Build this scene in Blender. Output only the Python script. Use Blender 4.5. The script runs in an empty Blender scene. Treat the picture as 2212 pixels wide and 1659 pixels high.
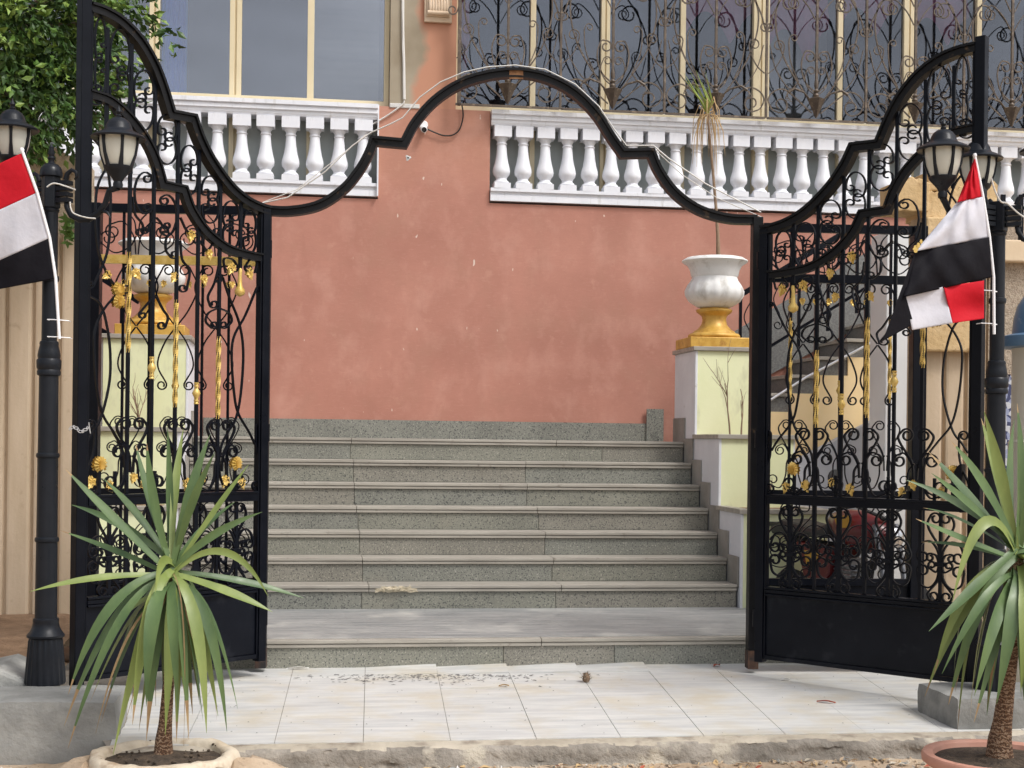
import bpy, math, random
from mathutils import Vector, Matrix, noise as mnoise
R = random.Random(7)
sc = bpy.context.scene
COL = sc.collection
PI = math.pi

# ------------------------------------------------------------------ camera model (a measured view of the place)
TH, F, VH, EYE = .012, 3100.0, 120.5, 1.5
PSI = math.atan(445 / F)
CP, SP = math.cos(PSI), math.sin(PSI)
def ray(x, y):
    dx, dy = x - 1106, y - 829.5
    u, v = dx + TH * dy, dy - TH * dx - VH
    return Vector((u / F * CP + SP, -u / F * SP + CP, -v / F))
def P(x, y, Y):
    d = ray(x, y); k = Y / d.y
    return Vector((d.x * k, Y, EYE + d.z * k))
def PZ(x, y, z):
    d = ray(x, y)
    return Vector((d.x * z, d.y * z, EYE + d.z * z))
def PG(x, y, Z):
    d = ray(x, y); k = (Z - EYE) / d.z
    return Vector((d.x * k, d.y * k, Z))
class Plane:                                   # a vertical plane through two ground points
    def __init__(s, A, B):
        s.A = A.copy(); d = B - A; d.z = 0; s.W = d.length; s.d = d.normalized()
        s.n = Vector((-s.d.y, s.d.x, 0)); s.rot = math.atan2(s.d.y, s.d.x)
    def L(s, x, y):
        r = ray(x, y); k = (s.A.x * s.n.x + s.A.y * s.n.y) / (r.x * s.n.x + r.y * s.n.y)
        w = Vector((r.x * k, r.y * k, EYE + r.z * k)) - s.A
        return (w.dot(s.d), w.z)

# ------------------------------------------------------------------ mesh collecting
class MB:
    def __init__(s): s.v = []; s.f = []; s.m = []
    def add(s, vs, fs, m=0):
        b = len(s.v); s.v += [tuple(p) for p in vs]
        s.f += [tuple(i + b for i in f) for f in fs]; s.m += [m] * len(fs); return s
    def box(s, x0, x1, y0, y1, z0, z1, m=0):
        return s.add([(x0,y0,z0),(x1,y0,z0),(x1,y1,z0),(x0,y1,z0),(x0,y0,z1),(x1,y0,z1),(x1,y1,z1),(x0,y1,z1)],
              [(0,3,2,1),(4,5,6,7),(0,1,5,4),(1,2,6,5),(2,3,7,6),(3,0,4,7)], m)
    def prism(s, poly, y0, y1, m=0):           # polygon in x,z pushed along y
        n = len(poly)
        a = sum(poly[i][0]*poly[(i+1)%n][1]-poly[(i+1)%n][0]*poly[i][1] for i in range(n))
        if a < 0: poly = poly[::-1]
        vs = [(x,y0,z) for x,z in poly] + [(x,y1,z) for x,z in poly]
        fs = [tuple(range(n)), tuple(range(2*n-1,n-1,-1))] + [(i, i+n, (i+1)%n+n, (i+1)%n) for i in range(n)]
        return s.add(vs, fs, m)
    def prismz(s, poly, z0, z1, m=0):          # polygon in x,y pushed along z
        n = len(poly)
        a = sum(poly[i][0]*poly[(i+1)%n][1]-poly[(i+1)%n][0]*poly[i][1] for i in range(n))
        if a < 0: poly = poly[::-1]
        vs = [(x,y,z0) for x,y in poly] + [(x,y,z1) for x,y in poly]
        fs = [tuple(range(n-1,-1,-1)), tuple(range(n,2*n))] + [(i, (i+1)%n, (i+1)%n+n, i+n) for i in range(n)]
        return s.add(vs, fs, m)
    def lathe(s, c, prof, n=24, m=0, mod=None, cap=True):
        vs = []
        for r, z in prof:
            for i in range(n):
                t = 2*PI*i/n; rr = r*(mod(t, z) if mod else 1)
                vs.append((c[0]+rr*math.cos(t), c[1]+rr*math.sin(t), c[2]+z))
        fs = []
        for j in range(len(prof)-1):
            for i in range(n):
                k = (i+1)%n; fs.append((j*n+i, j*n+k, (j+1)*n+k, (j+1)*n+i))
        if cap: fs += [tuple(range(n-1,-1,-1)), tuple((len(prof)-1)*n+i for i in range(n))]
        return s.add(vs, fs, m)
    def tube(s, pts, r, n=8, m=0, cap=True):
        pts = [Vector(p) for p in pts]; N = len(pts)
        rs = r if isinstance(r, (list, tuple)) else [r]*N
        T = [(pts[min(i+1,N-1)]-pts[max(i-1,0)]).normalized() for i in range(N)]
        a = Vector((0,0,1)) if abs(T[0].z) < .9 else Vector((1,0,0))
        nrm = T[0].cross(a).normalized(); vs = []
        for i in range(N):
            nrm = (nrm - T[i]*nrm.dot(T[i])).normalized(); b = T[i].cross(nrm)
            for k in range(n):
                t = 2*PI*k/n; vs.append(pts[i] + nrm*(rs[i]*math.cos(t)) + b*(rs[i]*math.sin(t)))
        fs = [(j*n+i, j*n+(i+1)%n, (j+1)*n+(i+1)%n, (j+1)*n+i) for j in range(N-1) for i in range(n)]
        if cap: fs += [tuple(range(n-1,-1,-1)), tuple((N-1)*n+i for i in range(n))]
        return s.add(vs, fs, m)
    def ribbon(s, pts, w, y0, y1, m=0, off=0.0):   # flat bar along a curve in the x,z plane
        N = len(pts); vs = []
        for i in range(N):
            p = Vector(pts[i])
            t0 = (p - Vector(pts[i-1])).normalized() if i else None
            t1 = (Vector(pts[i+1]) - p).normalized() if i < N-1 else None
            if t0 is None: t0 = t1
            if t1 is None: t1 = t0
            n0, n1 = Vector((-t0.y, t0.x)), Vector((-t1.y, t1.x))
            nn = n0 + n1
            nn = n0 if nn.length < .2 else nn.normalized()
            sc_ = min(1.0/max(nn.dot(n0), .3), 2.0)
            a = p + nn*(off + w/2)*sc_; b = p + nn*(off - w/2)*sc_
            vs += [(a.x,y0,a.y),(b.x,y0,b.y),(b.x,y1,b.y),(a.x,y1,a.y)]
        fs = []
        for i in range(N-1):
            q = 4*i
            for k in range(4):
                fs.append((q+k, q+4+k, q+4+(k+1)%4, q+(k+1)%4))
        fs += [(0,1,2,3), tuple(4*(N-1)+k for k in (3,2,1,0))]
        return s.add(vs, fs, m)
    def grid(s, pts, m=0):                      # pts[j][i]
        nj, ni = len(pts), len(pts[0])
        return s.add([p for row in pts for p in row],
              [(j*ni+i, j*ni+i+1, (j+1)*ni+i+1, (j+1)*ni+i) for j in range(nj-1) for i in range(ni-1)], m)
    def merge(s, o, M=None, m=None):
        b = len(s.v)
        s.v += [tuple(M @ Vector(p)) if M else p for p in o.v]
        s.f += [tuple(i+b for i in f) for f in o.f]; s.m += o.m if m is None else [m]*len(o.f); return s

BASE = {}
def mesh(name, mb, mats, origin):
    me = bpy.data.meshes.new(name)
    ox, oy, oz = origin
    me.from_pydata([(x-ox, y-oy, z-oz) for x, y, z in mb.v], [], mb.f)
    for mt in (mats if isinstance(mats, (list, tuple)) else [mats]): me.materials.append(mt)
    me.polygons.foreach_set('material_index', mb.m)
    return me
def fin(o, smooth, bevel):
    if smooth:
        for p in o.data.polygons: p.use_smooth = True
        try:
            o.data.set_sharp_from_angle(angle=math.radians(smooth if smooth > 1 else 40))
        except Exception: pass
    if bevel:
        b = o.modifiers.new('bevel', 'BEVEL'); b.width = bevel; b.segments = 2; b.limit_method = 'ANGLE'; b.angle_limit = math.radians(40)
def tag(o, label=None, cat=None, group=None, kind=None):
    if label: o['label'] = label
    if cat: o['category'] = cat
    if group: o['group'] = group
    if kind: o['kind'] = kind
    return o
def thing(name, label, cat, loc, rz=0, group=None):
    o = bpy.data.objects.new(name, None); COL.objects.link(o)
    o.location = loc; o.rotation_euler = (0,0,rz); o.empty_display_size = .1
    BASE[o.name] = Vector((0,0,0)) if rz else Vector(loc)     # turned things take local coordinates
    return tag(o, label, cat, group)
def part(name, mb, mats, parent, smooth=0, bevel=0, label=None, local=False):
    base = Vector((0,0,0)) if local else BASE[parent.name]
    o = bpy.data.objects.new(name, mesh(name, mb, mats, base)); COL.objects.link(o)
    o.parent = parent; BASE[o.name] = base
    fin(o, smooth, bevel)
    if label: o['label'] = label
    return o
def single(name, mb, mats, label, cat, smooth=0, bevel=0, group=None, kind=None):
    xs = [p[0] for p in mb.v]; ys = [p[1] for p in mb.v]; zs = [p[2] for p in mb.v]
    base = Vector(((min(xs)+max(xs))/2, (min(ys)+max(ys))/2, min(zs)))
    o = bpy.data.objects.new(name, mesh(name, mb, mats, base)); COL.objects.link(o)
    o.location = base; BASE[o.name] = base
    fin(o, smooth, bevel)
    return tag(o, label, cat, group, kind)
def copy_tree(o, parent=None):
    c = o.copy(); COL.objects.link(c); BASE[c.name] = BASE.get(o.name, Vector((0,0,0)))
    c.parent = parent
    for ch in [k for k in COL.objects if k.parent == o]: copy_tree(ch, c)
    return c

# ------------------------------------------------------------------ materials
def lin(r, g, b):
    f = lambda c: (c/255/12.92) if c/255 <= .04045 else ((c/255+.055)/1.055)**2.4
    return (f(r), f(g), f(b), 1)
def nodes(name):
    m = bpy.data.materials.new(name); m.use_nodes = True
    return m, m.node_tree.nodes, m.node_tree.links, m.node_tree.nodes['Principled BSDF']
def mat(name, c1, rough=.6, c2=None, scale=4, detail=6, lo=.35, hi=.65, bump=0, bscale=60, metal=0, stretch=None,
        c3=None, scale3=30, lo3=.6, hi3=.7, stretch3=None, spec=.5, rvar=0, bdist=.01):
    m, N, Lk, B = nodes(name)
    B.inputs['Roughness'].default_value = rough; B.inputs['Metallic'].default_value = metal
    B.inputs['Specular IOR Level'].default_value = spec
    tc = N.new('ShaderNodeTexCoord'); vec = tc.outputs['Object']
    def mapped(st):
        mp = N.new('ShaderNodeMapping'); mp.inputs['Scale'].default_value = st; Lk.new(vec, mp.inputs[0]); return mp.outputs[0]
    def noise(sc_, v, d=detail):
        n = N.new('ShaderNodeTexNoise'); n.inputs['Scale'].default_value = sc_; n.inputs['Detail'].default_value = d
        n.inputs['Roughness'].default_value = .6; Lk.new(v, n.inputs['Vector']); return n.outputs[0]
    def ramp(v, a, b, ca, cb):
        r = N.new('ShaderNodeValToRGB'); r.color_ramp.elements[0].position = a; r.color_ramp.elements[1].position = b
        r.color_ramp.elements[0].color = ca; r.color_ramp.elements[1].color = cb; Lk.new(v, r.inputs[0]); return r.outputs[0]
    out = None
    if c2:
        out = ramp(noise(scale, mapped(stretch) if stretch else vec), lo, hi, c1, c2)
        if c3:
            k = ramp(noise(scale3, mapped(stretch3) if stretch3 else vec, 4), lo3, hi3, (0,0,0,1), (1,1,1,1))
            mx = N.new('ShaderNodeMix'); mx.data_type = 'RGBA'; Lk.new(k, mx.inputs[0]); Lk.new(out, mx.inputs[6]); mx.inputs[7].default_value = c3
            out = mx.outputs[2]
        Lk.new(out, B.inputs['Base Color'])
    else: B.inputs['Base Color'].default_value = c1
    if rvar:
        mr = N.new('ShaderNodeMapRange'); Lk.new(noise(scale*2.3, vec), mr.inputs[0])
        mr.inputs[1].default_value = .3; mr.inputs[2].default_value = .7; mr.inputs[3].default_value = max(rough-rvar,.03); mr.inputs[4].default_value = min(rough+rvar,1)
        Lk.new(mr.outputs[0], B.inputs['Roughness'])
    if bump:
        b = N.new('ShaderNodeBump'); b.inputs['Strength'].default_value = bump; b.inputs['Distance'].default_value = bdist
        Lk.new(noise(bscale, vec, 4), b.inputs['Height']); Lk.new(b.outputs[0], B.inputs['Normal'])
    m['B'] = 1
    return m

M = {}
M['black'] = mat('black_paint', (.002,.003,.0062,1), .36, (.005,.0062,.0105,1), 5, spec=.15, c3=(.03,.028,.027,1), scale3=55, lo3=.72, hi3=.78, bump=.12, bscale=90, bdist=.004, rvar=.1)
M['black2'] = mat('lamp_black_paint', (.008,.010,.014,1), .36, (.014,.016,.021,1), 6, spec=.22, bump=.15, bscale=70, bdist=.004, rvar=.1)
M['rustedge'] = mat('weathered_black_paint', (.006,.006,.007,1), .42, (.010,.010,.011,1), 7, spec=.18, c3=(.075,.05,.03,1), scale3=14, lo3=.64, hi3=.72, bump=.3, bscale=60, bdist=.004)
M['kick'] = mat('dusty_black_panel', (.002,.003,.0065,1), .4, (.006,.0075,.012,1), 3, spec=.16, c3=(.022,.024,.030,1), scale3=7, lo3=.58, hi3=.80, bump=.12, bscale=60, bdist=.004)
M['gold'] = mat('gold_paint', (.56,.37,.08,1), .36, (.72,.52,.17,1), 25, metal=.3, c3=(.40,.23,.04,1), scale3=60, lo3=.6, hi3=.7, bump=.2, bscale=120, bdist=.003)
M['goldbase'] = mat('ochre_gold_paint', (.50,.27,.04,1), .42, (.68,.43,.10,1), 9, c3=(.40,.20,.04,1), scale3=14, lo3=.55, hi3=.72, metal=.15, bump=.2, bscale=50, bdist=.004)
M['white'] = mat('white_paint', (.73,.745,.79,1), .5, (.80,.805,.84,1), 6, c3=(.50,.49,.465,1), scale3=9, lo3=.57, hi3=.86, stretch3=(2.2,2.2,.45), bump=.15, bscale=40, bdist=.004)
M['urnwhite'] = mat('weathered_white_paint', (.68,.675,.655,1), .78, (.78,.775,.76,1), 5, spec=.25, c3=(.42,.39,.34,1), scale3=9, lo3=.54, hi3=.76, stretch3=(1,1,.35), bump=.25, bscale=40, bdist=.005)
M['wallwhite'] = mat('whitewash', (.66,.67,.70,1), .75, (.74,.75,.78,1), 3, c3=(.5,.49,.46,1), scale3=9, lo3=.66, hi3=.74, bump=.3, bscale=25, bdist=.006)
M['cream'] = mat('cream_frame_paint', (.66,.56,.36,1), .4, (.72,.62,.42,1), 3)
M['yellow'] = mat('pale_yellow_paint', (.75,.78,.47,1), .7, (.80,.82,.53,1), 2.5, c3=(.58,.58,.38,1), scale3=4.5, lo3=.54, hi3=.74, stretch3=(1.4,1.4,.6), bump=.2, bscale=30, bdist=.005)
M['peach'] = mat('peach_paint', (.82,.62,.33,1), .75, (.86,.67,.39,1), 2, bump=.2, bscale=30, bdist=.005)
M['greyplaster'] = mat('grey_plaster', (.24,.225,.195,1), .85, (.33,.31,.28,1), 4, bump=.35, bscale=40)
M['lightgrey'] = mat('light_grey_paint', (.66,.66,.65,1), .75, (.72,.72,.71,1), 2, bump=.2, bscale=25, bdist=.005)
M['midgrey'] = mat('mid_grey_paint', (.42,.43,.46,1), .75, (.47,.48,.51,1), 2, bump=.2, bscale=25, bdist=.005)
M['tread'] = mat('beige_marble', (.29,.265,.225,1), .5, (.42,.39,.335,1), 3, stretch=(.6,6,6), c3=(.21,.185,.15,1), scale3=16, lo3=.62, hi3=.75, rvar=.1)
M['landing'] = mat('grey_marble', (.19,.20,.205,1), .42, (.41,.405,.39,1), 5, stretch=(.45,4,4), c3=(.55,.54,.50,1), scale3=2.2, lo3=.55, hi3=.8, rvar=.12, lo=.3, hi=.7)
M['tile'] = mat('white_marble', (.51,.51,.50,1), .5, (.68,.67,.635,1), 4.5, stretch=(.5,4.5,3), c3=(.55,.49,.38,1), scale3=2.6, lo3=.47, hi3=.75, rvar=.15)
M['grout'] = mat('brown_grout', (.24,.205,.165,1), .9, (.36,.32,.27,1), 20)
M['concrete'] = mat('rough_concrete', (.15,.15,.14,1), .9, (.29,.29,.275,1), 2.2, c3=(.36,.355,.33,1), scale3=3.3, lo3=.52, hi3=.72, bump=.6, bscale=30, bdist=.012)
M['kerb'] = mat('dusty_kerb_concrete', (.36,.31,.24,1), .9, (.50,.44,.35,1), 4, c3=(.22,.18,.14,1), scale3=7, lo3=.52, hi3=.70, bump=.7, bscale=35, bdist=.012)
M['kerbface'] = mat('broken_kerb_face', (.17,.15,.125,1), .95, (.33,.295,.25,1), 6, c3=(.46,.41,.33,1), scale3=5, lo3=.55, hi3=.66, bump=.9, bscale=40, bdist=.015)
M['sand'] = mat('dry_sand', (.40,.29,.19,1), .95, (.54,.42,.30,1), 3, c3=(.24,.17,.11,1), scale3=18, lo3=.6, hi3=.72, bump=.7, bscale=70, bdist=.012)
M['soil'] = mat('dark_soil', (.045,.032,.022,1), .95, (.12,.085,.055,1), 22, bump=1, bscale=60, bdist=.02)
M['brownsoil'] = mat('brown_earth', (.17,.10,.055,1), .95, (.27,.17,.10,1), 8, bump=.8, bscale=40, bdist=.02)
M['terracotta'] = mat('terracotta', (.50,.235,.165,1), .7, (.58,.31,.23,1), 6, c3=(.38,.2,.14,1), scale3=20, lo3=.6, hi3=.7, bump=.2, bscale=40, bdist=.004)
M['claypot'] = mat('dusty_pale_clay', (.52,.43,.31,1), .9, (.64,.56,.44,1), 6, c3=(.36,.26,.17,1), scale3=9, lo3=.5, hi3=.7, bump=.5, bscale=30, bdist=.01)
M['redpaint'] = mat('red_bike_paint', (.10,.004,.006,1), .28)
M['yellowsticker'] = mat('yellow_sticker', (.5,.27,.02,1), .4)
M['chrome'] = mat('chrome', (.6,.6,.62,1), .18, metal=1)
M['engine'] = mat('engine_alloy', (.30,.31,.33,1), .35, (.12,.12,.13,1), 25, metal=.8)
M['rubber'] = mat('black_rubber', (.018,.018,.018,1), .75)
M['seat'] = mat('black_seat_vinyl', (.015,.015,.016,1), .5)
M['cable'] = mat('white_cable', (.68,.66,.62,1), .5)
M['blackcable'] = mat('black_cable', (.02,.018,.016,1), .5)
M['plastic'] = mat('white_plastic', (.8,.8,.8,1), .35)
M['lens'] = mat('dark_lens', (.01,.01,.012,1), .1)
M['steel'] = mat('bright_steel', (.72,.73,.75,1), .35, metal=.6)
M['curtainblue'] = mat('blue_curtain', (.05,.24,.72,1), .85, (.08,.30,.82,1), 8)
M['curtainpink'] = mat('pink_curtain', (.70,.20,.28,1), .85, (.78,.29,.36,1), 5)
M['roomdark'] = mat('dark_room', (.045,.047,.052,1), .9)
M['roomgrey'] = mat('pale_blind', (.30,.31,.31,1), .8, (.36,.37,.36,1), 3)
M['limestone'] = mat('golden_limestone', (.50,.34,.16,1), .85, (.64,.47,.26,1), 4, c3=(.33,.2,.09,1), scale3=12, lo3=.6, hi3=.7, bump=.6, bscale=25, bdist=.015)
M['pebble'] = mat('pebbledash', (.36,.29,.22,1), .95, (.50,.42,.33,1), 50, c3=(.22,.17,.13,1), scale3=90, lo3=.55, hi3=.65, bump=.9, bscale=110, bdist=.015)
M['coping'] = mat('cream_coping', (.62,.48,.32,1), .8, (.68,.55,.39,1), 3, bump=.2, bscale=25)
M['bluecap'] = mat('blue_painted_metal', (.07,.15,.26,1), .4, (.10,.19,.31,1), 4, c3=(.26,.32,.38,1), scale3=16, lo3=.62, hi3=.74)
M['creambody'] = mat('cream_body', (.62,.58,.47,1), .6, (.67,.63,.53,1), 3)
M['flagred'] = mat('red_cloth', (.62,.012,.025,1), .7, (.70,.018,.035,1), 5, spec=.2)
M['flagwhite'] = mat('white_cloth', (.68,.68,.74,1), .7, (.76,.75,.80,1), 5, spec=.2)
M['flagblack'] = mat('black_cloth', (.009,.008,.012,1), .7, (.013,.012,.016,1), 5, spec=.15)
M['stick'] = mat('white_stick', (.82,.82,.84,1), .4)
M['bark'] = mat('grey_bark', (.16,.12,.085,1), .9, (.26,.21,.15,1), 12, bump=.7, bscale=40)
M['twig'] = mat('dry_twig', (.20,.13,.08,1), .9, (.30,.21,.14,1), 12)
M['drytuft'] = mat('dry_leaf', (.42,.27,.12,1), .85, (.55,.40,.22,1), 9)
M['greentuft'] = mat('fresh_leaf', (.22,.28,.05,1), .7)
M['graniteold'] = mat('dark_granite', (.12,.12,.115,1), .55, (.2,.2,.19,1), 50, c3=(.28,.27,.25,1), scale3=120, lo3=.6, hi3=.66)
M['mortar'] = mat('smeared_mortar', (.55,.54,.52,1), .9, (.66,.65,.62,1), 6, bump=.6, bscale=40)
M['ironold'] = mat('weathered_bronze_iron', (.070,.052,.040,1), .5, (.125,.095,.070,1), 12, c3=(.22,.17,.12,1), scale3=30, lo3=.55, hi3=.7, metal=.2, bump=.2, bscale=80, bdist=.004)
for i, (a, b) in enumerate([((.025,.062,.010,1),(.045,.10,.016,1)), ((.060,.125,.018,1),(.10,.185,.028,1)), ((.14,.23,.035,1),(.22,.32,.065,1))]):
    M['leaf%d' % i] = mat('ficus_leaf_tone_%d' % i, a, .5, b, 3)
M['yucca'] = mat('yucca_leaf', (.052,.100,.034,1), .45, (.105,.165,.055,1), 7, stretch=(1,1,.4), rvar=.08)
M['yucca2'] = mat('yucca_leaf_light', (.14,.19,.042,1), .45, (.22,.27,.075,1), 7, stretch=(1,1,.4), rvar=.08)
M['yuccadry'] = mat('yucca_leaf_dry', (.24,.15,.07,1), .8, (.38,.27,.14,1), 7)

def terrazzo(name, base, dark, light):
    m, N, Lk, B = nodes(name); B.inputs['Roughness'].default_value = .5
    tc = N.new('ShaderNodeTexCoord')
    def rampn(scale, a, b, ca, cb, vor=False):
        n = N.new('ShaderNodeTexVoronoi' if vor else 'ShaderNodeTexNoise'); n.inputs['Scale'].default_value = scale
        if not vor: n.inputs['Detail'].default_value = 3
        Lk.new(tc.outputs['Object'], n.inputs['Vector'])
        r = N.new('ShaderNodeValToRGB'); r.color_ramp.elements[0].position = a; r.color_ramp.elements[1].position = b
        r.color_ramp.elements[0].color = ca; r.color_ramp.elements[1].color = cb; Lk.new(n.outputs['Color' if vor else 0], r.inputs[0]); return r.outputs[0]
    def mix(f, a, b):
        mx = N.new('ShaderNodeMix'); mx.data_type = 'RGBA'; Lk.new(f, mx.inputs[0])
        Lk.new(a, mx.inputs[6]); mx.inputs[7].default_value = b; return mx.outputs[2]
    o = rampn(2.5, .3, .7, tuple(c*.85 for c in base[:3])+(1,), tuple(min(c*1.12,1) for c in base[:3])+(1,))
    k = (0,0,0,1); w = (1,1,1,1)
    o = mix(rampn(95, .56, .62, k, w), o, dark)
    o = mix(rampn(105, .61, .67, k, (.8,.8,.8,1)), o, light)
    o = mix(rampn(1.6, .62, .8, k, (.28,.28,.28,1)), o, (.30,.26,.20,1))
    Lk.new(o, B.inputs['Base Color']); return m
TZ = [terrazzo('terrazzo_green_grey', (.225,.222,.182,1), (.075,.078,.070,1), (.44,.42,.35,1)),
      terrazzo('terrazzo_grey', (.212,.213,.182,1), (.068,.07,.066,1), (.42,.41,.35,1)),
      terrazzo('terrazzo_warm', (.228,.216,.180,1), (.080,.077,.070,1), (.44,.41,.34,1))]

def stucco():
    m, N, Lk, B = nodes('pink_stucco'); B.inputs['Roughness'].default_value = .85
    tc = N.new('ShaderNodeTexCoord')
    def noise(scale, d=6, st=None):
        v = tc.outputs['Object']
        if st:
            mp = N.new('ShaderNodeMapping'); mp.inputs['Scale'].default_value = st; Lk.new(v, mp.inputs[0]); v = mp.outputs[0]
        n = N.new('ShaderNodeTexNoise'); n.inputs['Scale'].default_value = scale; n.inputs['Detail'].default_value = d; n.inputs['Roughness'].default_value = .62
        Lk.new(v, n.inputs['Vector']); return n.outputs[0]
    def ramp(v, a, b, ca, cb):
        r = N.new('ShaderNodeValToRGB'); r.color_ramp.elements[0].position = a; r.color_ramp.elements[1].position = b
        r.color_ramp.elements[0].color = ca; r.color_ramp.elements[1].color = cb; Lk.new(v, r.inputs[0]); return r.outputs[0]
    def mix(f, a, b):
        mx = N.new('ShaderNodeMix'); mx.data_type = 'RGBA'; Lk.new(f, mx.inputs[0]); Lk.new(a, mx.inputs[6])
        if isinstance(b, tuple): mx.inputs[7].default_value = b
        else: Lk.new(b, mx.inputs[7])
        return mx.outputs[2]
    k = (0,0,0,1); w = (1,1,1,1)
    pink = ramp(noise(1.3, 8), .30, .70, (.375,.166,.121,1), (.49,.228,.169,1))
    orange = ramp(noise(1.5), .33, .68, (.48,.235,.150,1), (.535,.28,.18,1))
    sx = N.new('ShaderNodeSeparateXYZ'); Lk.new(tc.outputs['Object'], sx.inputs[0])
    ad = N.new('ShaderNodeMath'); ad.operation = 'MULTIPLY_ADD'; Lk.new(noise(.8), ad.inputs[0]); ad.inputs[1].default_value = 1.6; Lk.new(sx.outputs[2], ad.inputs[2])
    mr = N.new('ShaderNodeMapRange'); Lk.new(ad.outputs[0], mr.inputs[0]); mr.inputs[1].default_value = 3.3; mr.inputs[2].default_value = 4.8
    o = mix(mr.outputs[0], pink, orange)
    o = mix(ramp(noise(7, 6), .60, .82, k, (.5,.5,.5,1)), o, (.62,.36,.27,1))      # rubbed pale patches
    o = mix(ramp(noise(5.3, 6, (1.6,1,.35)), .60, .85, k, (.40,.40,.40,1)), o, (.32,.13,.09,1))  # long faint run marks
    o = mix(ramp(noise(1.9, 9), .50, .72, k, (.62,.62,.62,1)), o, (.40,.205,.145,1))   # brownish weathered blotches
    o = mix(ramp(noise(3.4, 9, (1,1,.8)), .50, .74, k, (.55,.55,.55,1)), o, (.575,.315,.245,1))   # dusty pale patches
    o = mix(ramp(noise(38, 5, (.35,1,1.2)), .52, .70, k, (.22,.22,.22,1)), o, (.36,.16,.11,1))
    o = mix(ramp(noise(60, 3, (.25,1,1)), .55, .8, k, (.30,.30,.30,1)), o, (.60,.32,.25,1))  # trowel lines
    o = mix(ramp(noise(19, 2, (1,1,.35)), .725, .74, k, (.8,.8,.8,1)), o, (.72,.60,.52,1))  # chips
    Lk.new(o, B.inputs['Base Color'])
    b = N.new('ShaderNodeBump'); b.inputs['Strength'].default_value = .18; b.inputs['Distance'].default_value = .006
    Lk.new(noise(90, 3), b.inputs['Height']); Lk.new(b.outputs[0], B.inputs['Normal'])
    return m
M['stucco'] = stucco()
def patchy():
    m, N, Lk, B = nodes('half_painted_plaster'); B.inputs['Roughness'].default_value = .85
    tc = N.new('ShaderNodeTexCoord'); n = N.new('ShaderNodeTexNoise'); n.inputs['Scale'].default_value = 2.2; n.inputs['Detail'].default_value = 8
    Lk.new(tc.outputs['Object'], n.inputs['Vector'])
    def ramp(v, a, b, ca, cb):
        r = N.new('ShaderNodeValToRGB'); r.color_ramp.elements[0].position = a; r.color_ramp.elements[1].position = b
        r.color_ramp.elements[0].color = ca; r.color_ramp.elements[1].color = cb; Lk.new(v, r.inputs[0]); return r.outputs[0]
    sx = N.new('ShaderNodeSeparateXYZ'); Lk.new(tc.outputs['Object'], sx.inputs[0])
    ad = N.new('ShaderNodeMath'); ad.operation = 'MULTIPLY_ADD'; Lk.new(n.outputs[0], ad.inputs[0]); ad.inputs[1].default_value = .5; Lk.new(sx.outputs[0], ad.inputs[2])
    k = ramp(ad.outputs[0], .4, .6, (0,0,0,1), (1,1,1,1))
    m['node'] = ad.name
    mr = N.new('ShaderNodeMapRange'); Lk.new(ad.outputs[0], mr.inputs[0]); mr.inputs[1].default_value = PATCHX-.04; mr.inputs[2].default_value = PATCHX+.04
    mx = N.new('ShaderNodeMix'); mx.data_type = 'RGBA'; Lk.new(mr.outputs[0], mx.inputs[0])
    Lk.new(ramp(n.outputs[0], .35, .65, (.28,.23,.16,1), (.40,.345,.26,1)), mx.inputs[6]); mx.inputs[7].default_value = (.50,.245,.155,1)
    Lk.new(mx.outputs[2], B.inputs['Base Color']); return m

def glass(name, tint, refl=.28):
    m = bpy.data.materials.new(name); m.use_nodes = True; N = m.node_tree.nodes; Lk = m.node_tree.links; N.clear()
    o = N.new('ShaderNodeOutputMaterial'); t = N.new('ShaderNodeBsdfTransparent'); t.inputs[0].default_value = tint
    g = N.new('ShaderNodeBsdfGlossy'); g.inputs['Roughness'].default_value = .04; g.inputs[0].default_value = (.9,.93,1,1)
    mx = N.new('ShaderNodeMixShader'); fr = N.new('ShaderNodeFresnel'); fr.inputs[0].default_value = 1.5
    ad = N.new('ShaderNodeMath'); ad.operation = 'ADD'; Lk.new(fr.outputs[0], ad.inputs[0]); ad.inputs[1].default_value = refl; ad.use_clamp = True
    Lk.new(ad.outputs[0], mx.inputs[0]); Lk.new(t.outputs[0], mx.inputs[1]); Lk.new(g.outputs[0], mx.inputs[2]); Lk.new(mx.outputs[0], o.inputs[0])
    return m
M['glass'] = glass('tinted_window_glass', (.90,.91,.93,1), .11)
M['glassdark'] = glass('dark_window_glass', (.68,.72,.78,1), .035)
M['paintedpane'] = mat('grey_painted_pane', (.36,.40,.395,1), .5, (.44,.47,.46,1), 2, spec=.3)
def frosted():
    m, N, Lk, B = nodes('frosted_glass'); B.inputs['Base Color'].default_value = (.56,.56,.50,1); B.inputs['Roughness'].default_value = .3
    B.inputs['Subsurface Weight'].default_value = .3; B.inputs['Subsurface Radius'].default_value = (.03,.03,.025); return m
M['frosted'] = frosted()
def flut():
    return mat('beige_fluted_panel', (.48,.37,.25,1), .85, (.58,.46,.33,1), 2.2, stretch=(3,3,.5), c3=(.36,.26,.17,1), scale3=6, lo3=.6, hi3=.75, bump=.35, bscale=30, bdist=.006)
M['fluted'] = flut()
M['urnwhite']['B'] = 2
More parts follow.
